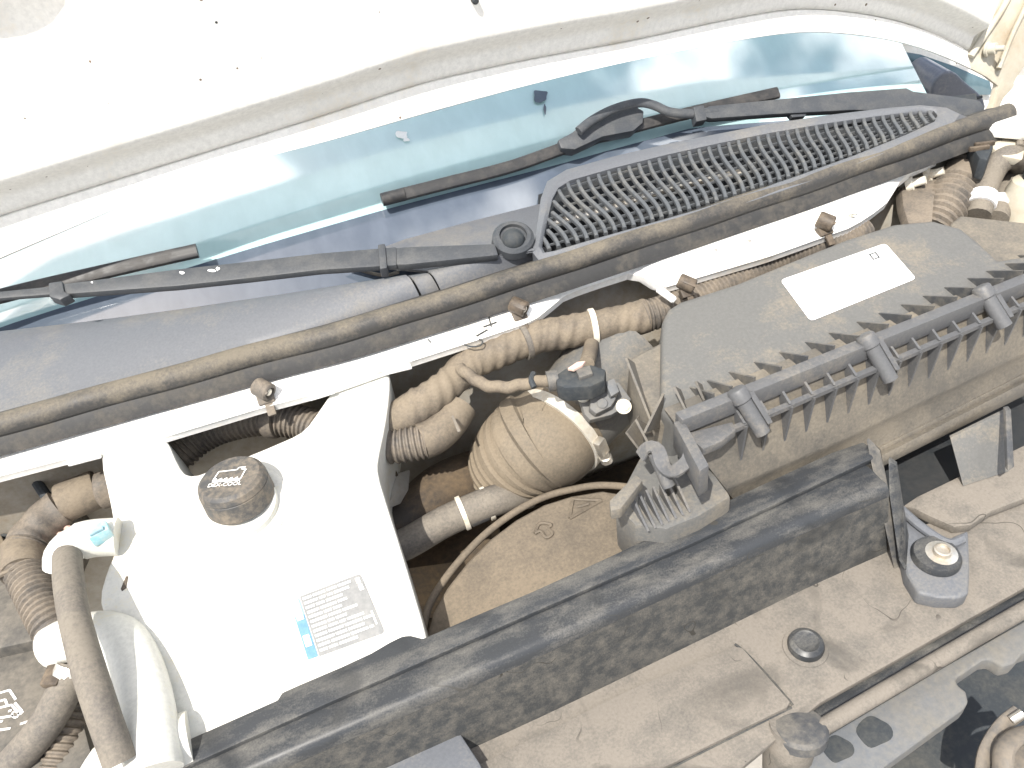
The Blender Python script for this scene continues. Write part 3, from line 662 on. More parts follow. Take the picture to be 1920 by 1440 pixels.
p = P(188, 1000, .085); child('housing', box(p, V(1, .25, 0), V(-.25, 1, .2), Z, .019, .013, .014, .002), M_BLUE, bc); child('lock', box(p+V(.0, -.004, .008), V(1, .25, 0), V(-.25, 1, .2), Z, .013, .004, .003, .0008), M_INKBL, bc)

# fuse box in the lower left corner
fx_ = thing('fuse_box', P(20, 1300, -.12), 'black fuse box with a white wiring drawing beside the rubber hoses', 'fuse box')
FZ = -.035
fo = [(-140, 1250), (40, 1196), (120, 1212), (150, 1330), (190, 1480), (-140, 1560)]
fc = child('cover', slab([P(x, y, FZ) for x, y in fo], V(0, 0, -.06), .005), M_FUSE, fx_)
child('rim', tube([P(x, y, FZ+.004) for x, y in ((-140, 1246), (-40, 1222), (30, 1204), (110, 1204))], .006, .006, 10), M_CORR, fx_)
def fq(x0, y0, x1, y1, wd=.0022):
    a, b = P(x0, y0, FZ), P(x1, y1, FZ); d = (b-a).normalized(); nn = Z.cross(d)*wd/2
    return [a+nn, a-nn, b-nn, b+nn]
dr = [fq(-20, 1306, 18, 1294), fq(18, 1294, 30, 1312), fq(-10, 1318, 10, 1312), fq(10, 1312, 14, 1322), fq(-20, 1332, 22, 1322), fq(22, 1322, 38, 1340), fq(28, 1318, 42, 1334), fq(38, 1340, 44, 1334), fq(-20, 1350, 26, 1342), fq(-20, 1360, 6, 1352), fq(-20, 1372, 20, 1366), fq(38, 1358, 56, 1352), fq(16, 1334, 22, 1332)]
for i in range(10):
    a0, a1 = 2*math.pi*i/10, 2*math.pi*(i+1)/10; dr.append(fq(29+6*math.cos(a0), 1340+6*math.sin(a0), 29+6*math.cos(a1), 1340+6*math.sin(a1), .0018))
child('wiring_drawing', quads(dr, Z, .0005), M_PRINT, fc)
# left inner fender behind the conduits
fl = thing('inner_fender', V(-.45, .7, -.3), 'dusty black inner fender panel behind the left conduit', 'panel')
child('panel', slab([P(x, y, -.02) for x, y in ((-200, 960), (60, 905), (160, 900), (150, 1010), (70, 1200), (-200, 1260))], V(0, 0, -.03), .004), M_FUSE, fl)
child('drain_hole_rim', lathe(P(22, 994, -.019), Z, [(0, .012), (.003, .0115), (.003, .008), (.001, .0075)], 20), M_DARK, fl)
child('brown_edge', slab([P(x, y, -.012) for x, y in ((-60, 1000), (2, 1004), (16, 1030), (-6, 1060), (-60, 1080))], V(0, 0, -.01), .002), M_BOOT, fl)
tag(obj('clamp_knuckle', slab([P(x, y, -.03) for x, y in ((186, 1262), (206, 1254), (236, 1262), (232, 1282), (214, 1290), (192, 1280))], V(0, 0, -.02), .005), M_LATCH), 'dull metal clamp knuckle in the gap between vent hose and white arm', 'clamp')

# ------------------------------------------------------------------ engine below (dark mass seen through the gaps)
eng = thing('engine', V(.2, .6, -.55), 'grimy brown engine glimpsed in the dark below the intake hose', 'engine')
child('block', box(V(.22, .66, -.34), X, Y, Z, .9, .2, .16, .02), M_ENG, eng)
child('valve_cover', box(V(.02, .66, -.19), V(1, -.3, 0), V(.3, 1, 0), Z, .20, .12, .12, .025), M_ENG, eng)
child('intake_runner', tube([P(690, 1010, -.09), P(760, 990, -.085), P(830, 925, -.08), P(900, 895, -.09), P(960, 890, -.12)], .036, .008, 20), M_ENG, eng, 50)
child('lower_pulley', lathe(V(.1, .52, -.28), V(0, -1, .3), [(0, .08), (.03, .08), (.032, .03), (.05, .03)], 32), M_DARK, eng)
rh = thing('radiator_hose', P(800, 1030, -.08), 'brown upper radiator hose with two white clamps beside the fan shroud', 'hose')
hp_ = [P(690, 1046, -.07), P(760, 1020, -.062), P(830, 980, -.055), P(890, 953, -.05), P(935, 936, -.05), P(990, 925, -.07)]
child('tube', tube(hp_, .0180, .005, 20), M_HOSE, rh)
for x, y in ((868, 962), (914, 944)):
    p = P(x, y, -.053); ax = P(935, 936, -.05)-P(830, 980, -.055)
    child('clamp', lathe(p+V(0, 0, .0)-ax.normalized()*.003, ax, [(0, .0192), (.0006, .0204), (.0055, .0204), (.006, .0192)], 28), M_TIE, rh)
p = P(892, 953, -.052); child('black_sleeve', lathe(p-ax.normalized()*.011, ax, [(0, .0182), (.0005, .0188), (.0205, .0188), (.021, .0182)], 28), M_PLAST, rh)
dm = thing('splash_flap', P(745, 925, -.05), 'dirty grey splash flap behind the right edge of the coolant tank', 'flap')
child('flap', slab([P(x, y, -.03) for x, y in ((700, 905), (742, 888), (738, 930), (722, 958), (706, 950))], V(.02, .02, -.02), .003), M_DIRTY, dm)
child('edge', tube([P(700, 905, -.028), P(722, 896, -.028), P(744, 886, -.028)], .004, .004, 8), M_ENG, dm)

# ------------------------------------------------------------------ taped harness along the firewall
hz = thing('wiring_harness', P(900, 690, .05), 'thick tape-wrapped wiring harness climbing from the tank leg to the air filter lid', 'harness')
hpts = [P(700, 810, .030), P(742, 786, .044), P(800, 752, .056), P(846, 716, .062), P(880, 682, .068), P(940, 656, .072), P(1010, 632, .074), P(1090, 618, .073), P(1160, 603, .070), P(1214, 592, .070)]
rg = random.Random(5); ph = [rg.uniform(0, 6.28) for _ in range(6)]
def wrap(s, a, i):
    w_ = math.sin(s*150+a*1.0+ph[0]); v_ = math.sin(s*61-a*2+ph[1])
    lap = ((s/.023+a/(2*math.pi)+.25*math.sin(s*47)+.10*math.sin(a*3+s*31)) % 1.0)
    return .0190+.0011*lap*(.5+.5*math.sin(s*29+a))+.0010*max(0, w_)**3+.0010*v_*(.5+.5*math.sin(s*23+ph[3]))+.0007*math.sin(s*420+a*3+ph[2])*math.sin(s*37+ph[4])
child('taped_trunk', tube(hpts, wrap, .0016, 36), M_WRAP, hz, 40)
child('corrugated_tail', corr([P(1206, 594, .070), P(1244, 583, .070), P(1300, 562, .068), P(1370, 530, .068), P(1440, 495, .070), P(1500, 470, .074), P(1560, 455, .074), P(1620, 437, .070)], .0195, .0062, .0024, 20), M_CORR, hz)
for (x, y, z, dx, dy, mt_) in ((1113, 613, .0725, 60, -11, M_TIE), (984, 640, .073, 60, -22, M_HOSE)):
    p = P(x, y, z); ax = P(x+dx, y+dy, z)-p
    child('cable_tie', lathe(p-ax.normalized()*.004, ax, [(0, .0212), (.0005, .0222), (.0065, .0222), (.007, .0212)], 28), mt_, hz)
child('branch', tube([P(862, 690, .088), P(880, 704, .088), P(910, 722, .086), P(950, 726, .084), P(990, 719, .084), P(1034, 712, .084)], lambda s, a, i: .0068+.0008*math.sin(s*300+a), .003, 12), M_WRAP, hz)
child('branch_tie', tube([P(1000, 700, .090), P(996, 712, .090), P(1002, 728, .086)], .0032, .003, 8), M_DARK, hz)
child('tie_tail', slab([P(x, y, .055) for x, y in ((846, 780), (850, 778), (864, 808), (858, 810))], V(0, 0, -.0015), .0004), M_HOSE, hz)
cn = thing('sensor_plug', P(1090, 705, .08), 'black plug with locking tab at the end of the thin taped wire', 'connector')
ex = (P(1130, 690, .085)-P(1040, 712, .085)).normalized(); ey = Z.cross(ex)
child('housing', slab([P(x, y, .092) for x, y in ((1040, 704), (1060, 690), (1108, 683), (1136, 692), (1134, 712), (1108, 724), (1060, 727), (1044, 722))], V(0, 0, -.020), .003), M_DARK, cn)
child('locking_tab', slab([P(x, y, .096) for x, y in ((1078, 690), (1106, 684), (1112, 700), (1086, 708))], V(0, 0, -.006), .0015), M_PLAST, cn)
child('wire_boot', tube([P(1026, 716, .084), P(1046, 712, .084)], .0115, .004, 14), M_PLAST, cn)
child('pink_lock', slab([P(x, y, .099) for x, y in ((1064, 690), (1082, 678), (1098, 676), (1092, 684), (1076, 692))], V(0, 0, -.004), .001), M_PINK, cn)
child('upper_wires', tube([P(1110, 640, .060), P(1106, 662, .075), P(1100, 682, .088)], .0085, .004, 12), M_WRAP, cn)

# ------------------------------------------------------------------ air filter housing
ab = thing('air_filter_housing', P(1550, 700, .0), 'large dusty black air filter housing with ribbed flange and white label', 'air filter')
FA, FBp = P(1268, 790, .094), P(1960, 512, .094)
e1 = (FBp-FA); FL = e1.length; e1 = e1.normalized(); e2 = Z.cross(e1).normalized()
def AB(u, v, z): return V(FA.x, FA.y, 0)+e1*u+e2*v+Z*z
sl_deg = R(10); LN = (Z*math.cos(sl_deg)-e2*math.sin(sl_deg)); LPn = (AB(0, 0, .080), LN)
lid = [(1240, 640), (1242, 600), (1252, 578), (1275, 563), (1380, 530), (1475, 491), (1585, 447), (1676, 418), (1749, 411), (1803, 426), (1840, 455), (1872, 486), (1960, 470), (1960, 512), (1268, 792), (1238, 770)]
lidp = [PL(x, y, LPn) for x, y in lid]
child('lid', slab(lidp, -LN*.075, .009, 4), M_LID, ab, 50)
child('lid_left_shoulder', slab([PL(x, y, LPn, -.012) for x, y in ((1236, 642), (1262, 636), (1300, 740), (1268, 800), (1226, 784), (1186, 706), (1180, 672))], -LN*.08, .006, 3), M_BOX, ab)
child('lid_right_shoulder', slab([PL(x, y, LPn, -.020) for x, y in ((1800, 402), (1960, 420), (1960, 520), (1860, 500), (1780, 420))], -LN*.08, .006, 3), M_BOX, ab)
# flange bar, stepped where the screws sit
child('lid_flange', box(AB(FL/2, -.004, .094), e1, e2, Z, FL, .013, .020, .0015), M_FLG, ab)
# lower box
LW = [(1280, 806), (1960, 538), (1960, 664), (1780, 745), (1590, 842), (1420, 905), (1240, 975), (1165, 985), (1150, 945), (1200, 880)]
lowpl = (AB(0, -.008, .078), (Z*.28-e2*.96).normalized())
def lrow(p, off):
    q = [PL(x, y, lowpl, off) for x, y in p]; out = []
    for i in range(13):
        f = i/12*(len(q)-1); k = min(int(f), len(q)-2); out.append(q[k].lerp(q[k+1], f-k))
    return out
child('lower_box_front', loft([[v+e2*.02 for v in lrow(((1275, 800), (1600, 668), (1960, 530)), 0)], lrow(((1275, 806), (1600, 676), (1960, 538)), 0), lrow(((1360, 916), (1600, 812), (1960, 640)), 0), lrow(((1362, 920), (1602, 818), (1960, 647)), -.002), lrow(((1368, 928), (1606, 826), (1960, 654)), -.009), lrow(((1390, 952), (1640, 850), (1960, 690)), -.009), lrow(((1394, 958), (1650, 856), (1960, 697)), .002), lrow(((1398, 966), (1656, 864), (1960, 712)), .003), lrow(((1400, 972), (1660, 872), (1960, 722)), -.006)], thick=e2*.01), M_BOX, ab, 40)
child('lower_box_end', slab([P(x, y, .022) for x, y in ((1236, 800), (1292, 822), (1372, 930), (1310, 968), (1250, 992), (1190, 985), (1152, 945), (1196, 862))], V(0, 0, -.07), .005, 2), M_LID, ab)
rl = [PL(x, y, lowpl, .013) for x, y in ((1372, 806), (1632, 692), (1854, 597), (1960, 556))]
child('lower_rail', sweep([(-.003, -.0025), (.003, -.0025), (.003, .0025), (-.003, .0025)], [rl[0].lerp(rl[-1], i/10) for i in range(11)]), M_FLG, ab)
rd = (rl[-1]-rl[0]).normalized(); RLn = (rl[-1]-rl[0]).length
# gussets behind the flange: one mesh, many copies
def gusset(length, h, th):
    return [V(0, 0, 0), V(0, length, 0), V(0, 0, h)], th
def fin_mesh(p3, th):
    bm = bmesh.new(); a = [bm.verts.new(p-V(th/2, 0, 0)) for p in p3]; b = [bm.verts.new(p+V(th/2, 0, 0)) for p in p3]
    bm.faces.new(a); bm.faces.new(list(reversed(b)))
    for i in range(3): bm.faces.new((a[i], a[(i+1) % 3], b[(i+1) % 3], b[i]))
    return finish(bm)
fm = fin_mesh([V(0, 0, -.006), V(0, .050, .006), V(0, 0, .033)], .0026); fm.materials.append(M_PLAST)  # darker plastic here stands in for shade on the fin faces
fm2 = fin_mesh([V(0, 0, .006), V(0, 0, -.004), V(0, -.001, -.050)], .0022); fm2.materials.append(M_BOX)
fm3 = fin_mesh([V(0, .012, .004), V(0, -.004, -.004), V(0, .012, -.014)], .0026); fm3.materials.append(M_FLG)
rz = math.atan2(e1.y, e1.x)
def put(name, me, p, rot, parent):
    o = bpy.data.objects.new(name, me); COL.objects.link(o); o.parent = parent; o.location = p-parent.location; o.rotation_euler = rot; return o
tips = [1357, 1404, 1451, 1499, 1543, 1595, 1636, 1677, 1718, 1758, 1801, 1836, 1871, 1911, 1948]
for tx in [1316, 1284]+tips:
    # the fin tip lies on the lid where the photo shows it; its foot is on the flange
    ty = 694+(tx-1357)*(489-694)/(1871-1357)
    t = PL(tx, ty, LPn); u = (t-AB(0, 0, 0)).dot(e1)
    put('gusset', fm, AB(max(.012, u+.004), .002, .076), (0, 0, rz), ab)
# screw bosses
for (x, y, bx_, by_) in ((1384, 738, 1430, 812), (1625, 636, 1670, 712), (1842, 545, 1884, 612)):
    p = P(x, y, .106); q = PL(bx_, by_, lowpl, .022)
    bs = child('screw_boss', tube([p, p.lerp(q, .35), p.lerp(q, .36), q], lambda s, a, i: .0078, .004, 20), M_FLG, ab)
    d = (q-p).normalized()
    child('boss_cap', lathe(p-d*.006, d, [(0, .005), (.001, .0085), (.003, .0098), (.014, .0100), (.015, .0088)], 24), M_FLG, bs)
    sdx = e1; child('boss_web', box(p.lerp(q, .45)+e1*.011, e1, d.cross(e1), d, .006, .008, (q-p).length*.8, .001), M_FLG, bs)
# webs between flange and rail, and the tapering ribs below
nwe = 15
for i in range(nwe):
    f = (i+.5)/nwe; p = rl[0].lerp(rl[-1], f)
    put('web', fm3, p+e2*.002+Z*.008, (0, 0, rz), ab)
    wn_ = lowpl[1]; dn = rd.cross(wn_).normalized()
    if dn.z > 0: dn = -dn
    bm = bmesh.new(); a = p-wn_*.014; tri = [a+wn_*.020, a, a+dn*.050]
    A = [bm.verts.new(v-rd*.0012) for v in tri]; B = [bm.verts.new(v+rd*.0012) for v in tri]
    bm.faces.new(A); bm.faces.new(list(reversed(B)))
    for k in range(3): bm.faces.new((A[k], A[(k+1) % 3], B[(k+1) % 3], B[k]))
    child('rib', bm, M_FLG, ab)
# corner bracket and spring clip at the left end
child('corner_bracket', slab([P(x, y, .098) for x, y in ((1262, 790), (1282, 786), (1330, 872), (1312, 884))], V(0, 0, -.035), .002), M_FLG, ab)
child('corner_plate', slab([P(x, y, .082) for x, y in ((1284, 812), (1374, 790), (1380, 806), (1352, 828), (1318, 842))], V(0, 0, -.01), .002), M_FLG, ab)
clp = [P(x, y, z) for x, y, z in ((1200, 856, .075), (1214, 838, .085), (1232, 842, .085), (1244, 874, .075), (1262, 884, .072), (1288, 866, .078), (1296, 850, .082))]
child('spring_clip', sweep([(-.007, -.001), (.007, -.001), (.007, .001), (-.007, .001)], spline(clp, .004)), M_FLG, ab)
child('clip_pin', tube([P(1226, 848, .080), P(1254, 912, .052)], .0065, .004, 16), M_FLG, ab)
child('clip_arm', slab([P(x, y, .060) for x, y in ((1142, 938), (1192, 888), (1206, 900), (1164, 954), (1144, 958))], V(0, 0, -.014), .003), M_LID, ab)
for i in range(7):
    a = P(1186+i*13, 948-i*6, .024); d = (P(1216+i*13, 996-i*6, .024)-a)
    t_ = [a-V(0, 0, .004), a+V(.0, .0, .014), a+d]
    bm = bmesh.new(); A = [bm.verts.new(v-X*.0012) for v in t_]; B = [bm.verts.new(v+X*.0012) for v in t_]
    bm.faces.new(A); bm.faces.new(list(reversed(B)))
    for k in range(3): bm.faces.new((A[k], A[(k+1) % 3], B[(k+1) % 3], B[k]))
    child('rib', bm, M_FLG, ab)
# tall fins on the left side of the lid
for (ax_, ay_, az_, bx_, by_, bz_, wx, wy) in ((1172, 672, .105, 1222, 800, .070, 1204, 694), (1210, 812, .090, 1246, 738, .100, 1240, 800), (1172, 812, .080, 1206, 856, .055, 1196, 780), (1190, 788, .09, 1232, 868, .06, 1216, 800), (1262, 726, .108, 1286, 776, .09, 1286, 740), (1302, 716, .112, 1318, 752, .095, 1322, 728)):
    tri = [P(ax_, ay_, az_), P(bx_, by_, bz_), P(wx, wy, .06)]
    nn = (tri[1]-tri[0]).cross(tri[2]-tri[0]).normalized()
    child('gusset', slab(tri, nn*.0024, 0), M_BOX, ab)
# white label with faint print
LB = [PL(x, y, LPn, .0007) for x, y in ((1463, 525), (1660, 456), (1718, 522), (1520, 602))]
def wq(u, v): return (LB[0]*(1-u)+LB[1]*u)*(1-v)+(LB[3]*(1-u)+LB[2]*u)*v
c_ = .035; cy_ = .06
wl = child('sticker', slab([wq(c_, 0), wq(1-c_, 0), wq(1-c_*.3, cy_*.3), wq(1, cy_), wq(1, 1-cy_), wq(1-c_*.3, 1-cy_*.3), wq(1-c_, 1), wq(c_, 1), wq(c_*.3, 1-cy_*.3), wq(0, 1-cy_), wq(0, cy_), wq(c_*.3, cy_*.3)], -LN*.0004, 0), M_LABEL, ab)
fp = []
for i in range(5):
    u = .12
    while u < (.55, .5, .42, .36, .3)[i]:
        ln = rr.uniform(.02, .06); fp.append([wq(u, .10+i*.085), wq(u, .125+i*.085), wq(u+ln, .125+i*.085), wq(u+ln, .10+i*.085)]); u += ln+.015
fp += [[wq(.05, .06), wq(.05, .14), wq(.085, .14), wq(.085, .06)]]
child('faint_text', quads(fp, LN, .0003), M_FAINT, wl)
def sqr(u0, v0, u1, v1, t): return [[wq(u0, v0), wq(u0, v0+t*2), wq(u1, v0+t*2), wq(u1, v0)], [wq(u0, v1-t*2), wq(u0, v1), wq(u1, v1), wq(u1, v1-t*2)], [wq(u0, v0), wq(u0, v1), wq(u0+t, v1), wq(u0+t, v0)], [wq(u1-t, v0), wq(u1-t, v1), wq(u1, v1), wq(u1, v0)]]
child('square_mark', quads(sqr(.800, .12, .868, .28, .012), LN, .0005), M_DARK, wl)

# ------------------------------------------------------------------ intake: sensor tube, rubber boot and clamp
BA = V(-.88, -.46, -.16).normalized(); BO = P(1054, 800, -.012)
st = thing('airflow_sensor', P(1140, 790, .0), 'grey airflow sensor with two bright screws on the air filter outlet', 'sensor')
child('outlet_tube', lathe(BO-BA*.125, BA, [(0, .066), (.04, .062), (.07, .058), (.11, .055), (.135, .054)], 48), M_LID, st)
SZ = V(-.05, -.50, .86).normalized(); sc = P(1136, 752, .052)
sx = (P(1178, 742, .05)-P(1090, 754, .05)); sx = (sx-SZ*sx.dot(SZ)).normalized(); sy = SZ.cross(sx)
child('base_plate', slab([PL(x, y, (sc, SZ)) for x, y in ((1084, 736), (1110, 722), (1160, 716), (1184, 748), (1180, 758), (1146, 778), (1106, 788), (1096, 776))], -SZ*.014, .002), M_GREY, st)
child('upper_block', slab([PL(x, y, (sc, SZ), .012) for x, y in ((1108, 742), (1140, 728), (1156, 746), (1146, 762), (1118, 776), (1106, 766))], -SZ*.014, .002), M_GREY, st)
child('raised_button', lathe(PL(1129, 757, (sc, SZ), .011), SZ, [(0, .0062), (.002, .006), (.003, .005)], 20), M_GREY, st)
child('socket', slab([PL(x, y, (sc, SZ), .020) for x, y in ((1134, 716), (1152, 708), (1162, 734), (1146, 744))], -SZ*.02, .002), M_GREY, st)
for x, y in ((1093, 741), (1169, 763)):
    child('screw', lathe(PL(x, y, (sc, SZ), 0), SZ, [(0, .0085), (.002, .0085), (.0025, .006), (.005, .0058), (.0055, .003), (.004, .0028), (.004, .0005)], 24), M_TIE, st)
bt = thing('intake_boot', BO, 'brown dusty rubber intake boot with ridged end below the wiring harness', 'intake boot')
def boot_r(s_, a, i):
    r = .0575 if s_ < .014 else .0555+.0055*math.sin(min(1, (s_-.014)/.055)*math.pi/2)
    if .040 < s_ < .0435: r -= .0022
    if .0435 <= s_ < .054: r += .0024
    if .054 <= s_ < .057: r -= .0028
    if s_ >= .057:
        r = .0600-(s_-.057)*.16; r -= .0040 if ((s_-.057) % .0090) > .0050 else 0
    return r
bpth = [BO-BA*.006, BO+BA*.022, P(1016, 822, -.016), P(992, 838, -.024), P(970, 856, -.040), P(954, 876, -.066), P(946, 896, -.11)]
child('bellows', tube(bpth, boot_r, .0016, 56), M_BOOT, bt, 40)
hc = thing('hose_clamp', BO, 'bright steel hose clamp with screw around the intake boot', 'clamp')
child('band', lathe(BO+BA*.001, BA, [(0, .0588), (0, .0604), (.0125, .0604), (.0125, .0588)], 64), M_BAND, hc)
cs_ = P(1118, 862, .03); tow = (CAM-BO); tow = (tow-BA*tow.dot(BA)).normalized()
side = BA.cross(tow); 
if side.z > 0: side = -side
an = R(48); rd_ = (tow*math.cos(an)+side*math.sin(an)); tg = BA.cross(rd_)
cpos = BO+BA*.006+rd_*.064
child('screw_housing', box(cpos, tg, BA, rd_, .022, .013, .010, .002), M_STEEL, hc)
sc_dir = tg if (cpos+tg).z < cpos.z else -tg
sc_dir = tg if tg.z < 0 else -tg
child('screw', lathe(cpos+sc_dir*.008, sc_dir, [(0, .006), (.008, .006), (.009, .0075), (.016, .0075), (.017, .006)], 12), M_STEEL, hc)

# ------------------------------------------------------------------ fan shroud
fs = thing('fan_shroud', P(1000, 1080, -.1), 'rust brown dusty fan shroud with moulded arrow and triangle marks', 'shroud')
SP = (P(1000, 1090, -.055), V(-.05, -.12, .99).normalized())
arc = [(800, 1190), (812, 1146), (838, 1100), (876, 1052), (920, 1008), (968, 972), (1020, 944), (1070, 928), (1130, 918), (1200, 930), (1280, 990), (1260, 1060), (1040, 1170), (860, 1270), (800, 1270)]
child('face', slab([PL(x, y, SP) for x, y in arc], V(0, .01, -.06), .007, 3), M_SHROUD, fs)
rim = [(790, 1196), (803, 1140), (830, 1092), (870, 1042), (914, 998), (966, 960), (1020, 932), (1076, 917), (1130, 910), (1200, 918), (1260, 950)]
child('outer_rim', tube([PL(x, y, SP, -.008) for x, y in rim], .0042, .006, 12), M_SHROUD, fs)
arow = [(1003, 1000), (1012, 982), (1034, 984), (1028, 990), (1036, 1000), (1024, 1008), (1014, 996)]
child('arrow_mark', tube([PL(x, y, SP, .001) for x, y in arow+[arow[0]]], .0020, .002, 6), M_SHROUD, fs)
tri = [(1068, 972), (1074, 936), (1128, 938), (1068, 972)]
for a, b in zip(tri, tri[1:]): child('triangle_mark', tube([PL(*a, SP, .0005), PL((a[0]+b[0])/2, (a[1]+b[1])/2, SP, .0005), PL(*b, SP, .001)], .0021, .003, 6), M_SHROUD, fs)
child('triangle_mark', tube([PL(1082, 950, SP, .0005), PL(1092, 948, SP, .0005), PL(1104, 944, SP, .001)], .0021, .003, 6), M_SHROUD, fs)

# ------------------------------------------------------------------ radiator cover across the front
SZH = -.09
rc = thing('radiator_cover', P(1100, 1300, SZH), 'long black plastic radiator cover with ridged top edge and dusty shelf', 'radiator cover')
plate = [(520, 1312), (528, 1298), (560, 1284), (640, 1250), (696, 1224), (730, 1204), (752, 1192), (770, 1191), (792, 1197), (900, 1150), (1000, 1108), (1150, 1040), (1300, 968), (1440, 903), (1560, 848), (1618, 828), (1630, 836), (1640, 858), (1293, 1021), (1001, 1148), (746, 1261), (600, 1325), (300, 1460), (240, 1490), (240, 1436)]
child('top_plate', slab([P(x, y, .0) for x, y in plate], V(0, 0, -.008), .002, 2), M_BEAM, rc)
RIDGE = [(200, 1558), (746, 1321), (1001, 1210), (1293, 1076), (1500, 980), (1664, 910)]
rp = spline([P(x, y, -.006) for x, y in RIDGE], .03)
gap = P(1001, 1148, -.003).y-P(1001, 1210, -.006).y
pr = [(gap+.004, -.012), (gap+.002, -.0005), (gap-.006, .0015), (.010, .0), (.004, .001), (-.001, -.001), (-.004, -.006), (-.0055, -.012), (-.001, -.014), (.004, -.008)]
child('ridge', sweep(pr, rp), M_BEAM, rc, 40)
child('wall', sweep([(-.0050, -.0125), (-.006, -.016), (-.013, -.050), (-.022, -.086), (-.019, -.090), (-.001, -.016)], rp), M_WALL, rc, 40)
shelf = [(480, 1580), (860, 1375), (1160, 1222), (1380, 1130), (1670, 1005), (1960, 905), (1960, 1080), (1538, 1318), (1400, 1432), (1260, 1560)]
child('shelf', slab([P(x, y, SZH) for x, y in shelf], V(0, 0, -.008), .002), M_SHELF, rc)
child('raised_pad', slab([P(x, y, SZH+.006) for x, y in ((1376, 1212), (1392, 1214), (1482, 1316), (1476, 1326), (1300, 1412), (1060, 1530), (800, 1560), (900, 1432), (1190, 1288))], V(0, 0, -.008), .0012), M_SHELF, rc)
child('pad_seam', tube([P(x, y, SZH+.0005) for x, y in ((1378, 1208), (1398, 1224), (1440, 1268), (1480, 1314), (1486, 1322))], .0014, .004, 6), M_WALL, rc)
child('pad_seam', tube([P(x, y, SZH+.0005) for x, y in ((1484, 1326), (1400, 1368), (1300, 1418), (1180, 1480))], .0014, .004, 6), M_WALL, rc)
child('left_block', slab([P(x, y, SZH+.022) for x, y in ((540, 1470), (640, 1408), (780, 1348), (862, 1372), (900, 1430), (930, 1500), (700, 1600), (540, 1600))], V(0, 0, -.03), .004), M_COWL, rc)
lipc = [P(x, y, SZH-.004) for x, y in ((1528, 1372), (1640, 1306), (1760, 1236), (1960, 1120))]
child('front_lip', tube(lipc, lambda s, a, i: .0075, .01, 14), M_SHELF, rc)
lg = [P(x, y, SZH-.012) for x, y in ((1520, 1322), (1960, 1074), (1960, 1130), (1530, 1378))]
child('lip_groove', slab(lg, V(0, 0, -.006), .001), M_BEAM, rc)
child('end_rib', slab([P(1624, 826, .004), P(1646, 852, .002), P(1690, 1062, SZH), P(1676, 1068, SZH), P(1636, 880, -.004)], V(.006, .004, 0), .0012), M_PLAST, rc)
# push pin
pin = thing('push_pin', P(1510, 1212, SZH), 'round black plastic push pin in the dusty shelf', 'push pin')
child('collar', lathe(P(1510, 1214, SZH), Z, [(0, .0215), (.0014, .021), (.002, .0165)], 32), M_SHELF, pin)
child('head', lathe(P(1510, 1214, SZH), Z, [(.001, .0168), (.005, .0172), (.009, .0160), (.0115, .0125), (.0118, .0115), (.0108, .010), (.0108, .001)], 36), M_BEAM, pin)
# bolted bracket
bk = thing('mounting_bracket', P(1750, 1060, SZH), 'black bracket bolted down at the right end of the radiator cover', 'bracket')
BZ = -.072
child('foot', slab([P(x, y, BZ) for x, y in ((1684, 946), (1700, 958), (1730, 985), (1780, 1020), (1800, 1000), (1816, 992), (1819, 1070), (1817, 1112), (1800, 1121), (1760, 1120), (1722, 1112), (1700, 1076), (1690, 1030))], V(0, 0, -.02), .004, 3), M_COWL, bk)
child('upright', slab([P(1666, 862, -.010), P(1680, 872, -.012), P(1690, 940, -.040), P(1702, 1010, BZ), P(1698, 1070, BZ), P(1686, 1050, BZ), P(1668, 930, -.03)], V(.004, .003, 0), .0012), M_BEAM, bk)
child('raised_wall', tube([P(1690, 956, BZ+.006), P(1730, 990, BZ+.005), P(1776, 1018, BZ+.004), P(1806, 1010, BZ+.004)], .005, .004, 10), M_COWL, bk)
bq = P(1754, 1046, BZ)
child('washer', lathe(bq, Z, [(0, .0235), (.004, .0235), (.008, .0215), (.0085, .0135)], 40), M_BEAM, bk)
child('bolt', lathe(P(1762, 1046, BZ)+V(0, 0, .006), Z, [(0, .0150), (.0025, .0150), (.003, .0120), (.0035, .0088), (.008, .0084), (.0086, .0068), (.006, .0062), (.006, .0005)], 28), M_STEEL, bk)
# air duct opening on the right
ad_ = thing('air_duct', P(1800, 900, -.05), 'dusty black air duct mouth below the air filter housing', 'duct')
child('floor', slab([P(x, y, -.078) for x, y in ((1690, 950), (1720, 930), (1960, 815), (1960, 920), (1860, 958), (1822, 984), (1790, 988), (1744, 968), (1712, 952))], V(0, 0, -.012), .003), M_SHELF, ad_)
child('back_wall', slab([P(x, y, -.105) for x, y in ((1640, 870), (1690, 990), (1960, 870), (1960, 660), (1700, 780), (1600, 850))], V(0, 0, -.02), .002), M_VOID, ad_)
child('inner_panel', slab([P(1782, 822, -.036), P(1884, 772, -.024), P(1892, 884, -.077), P(1806, 912, -.077)], V(.002, .004, 0), .0008), M_LID, ad_)
child('side_wall', slab([P(1886, 770, -.012), P(1896, 768, -.012), P(1902, 876, -.050), P(1890, 884, -.050)], V(.002, .006, .0), .0008), M_PLAST, ad_)

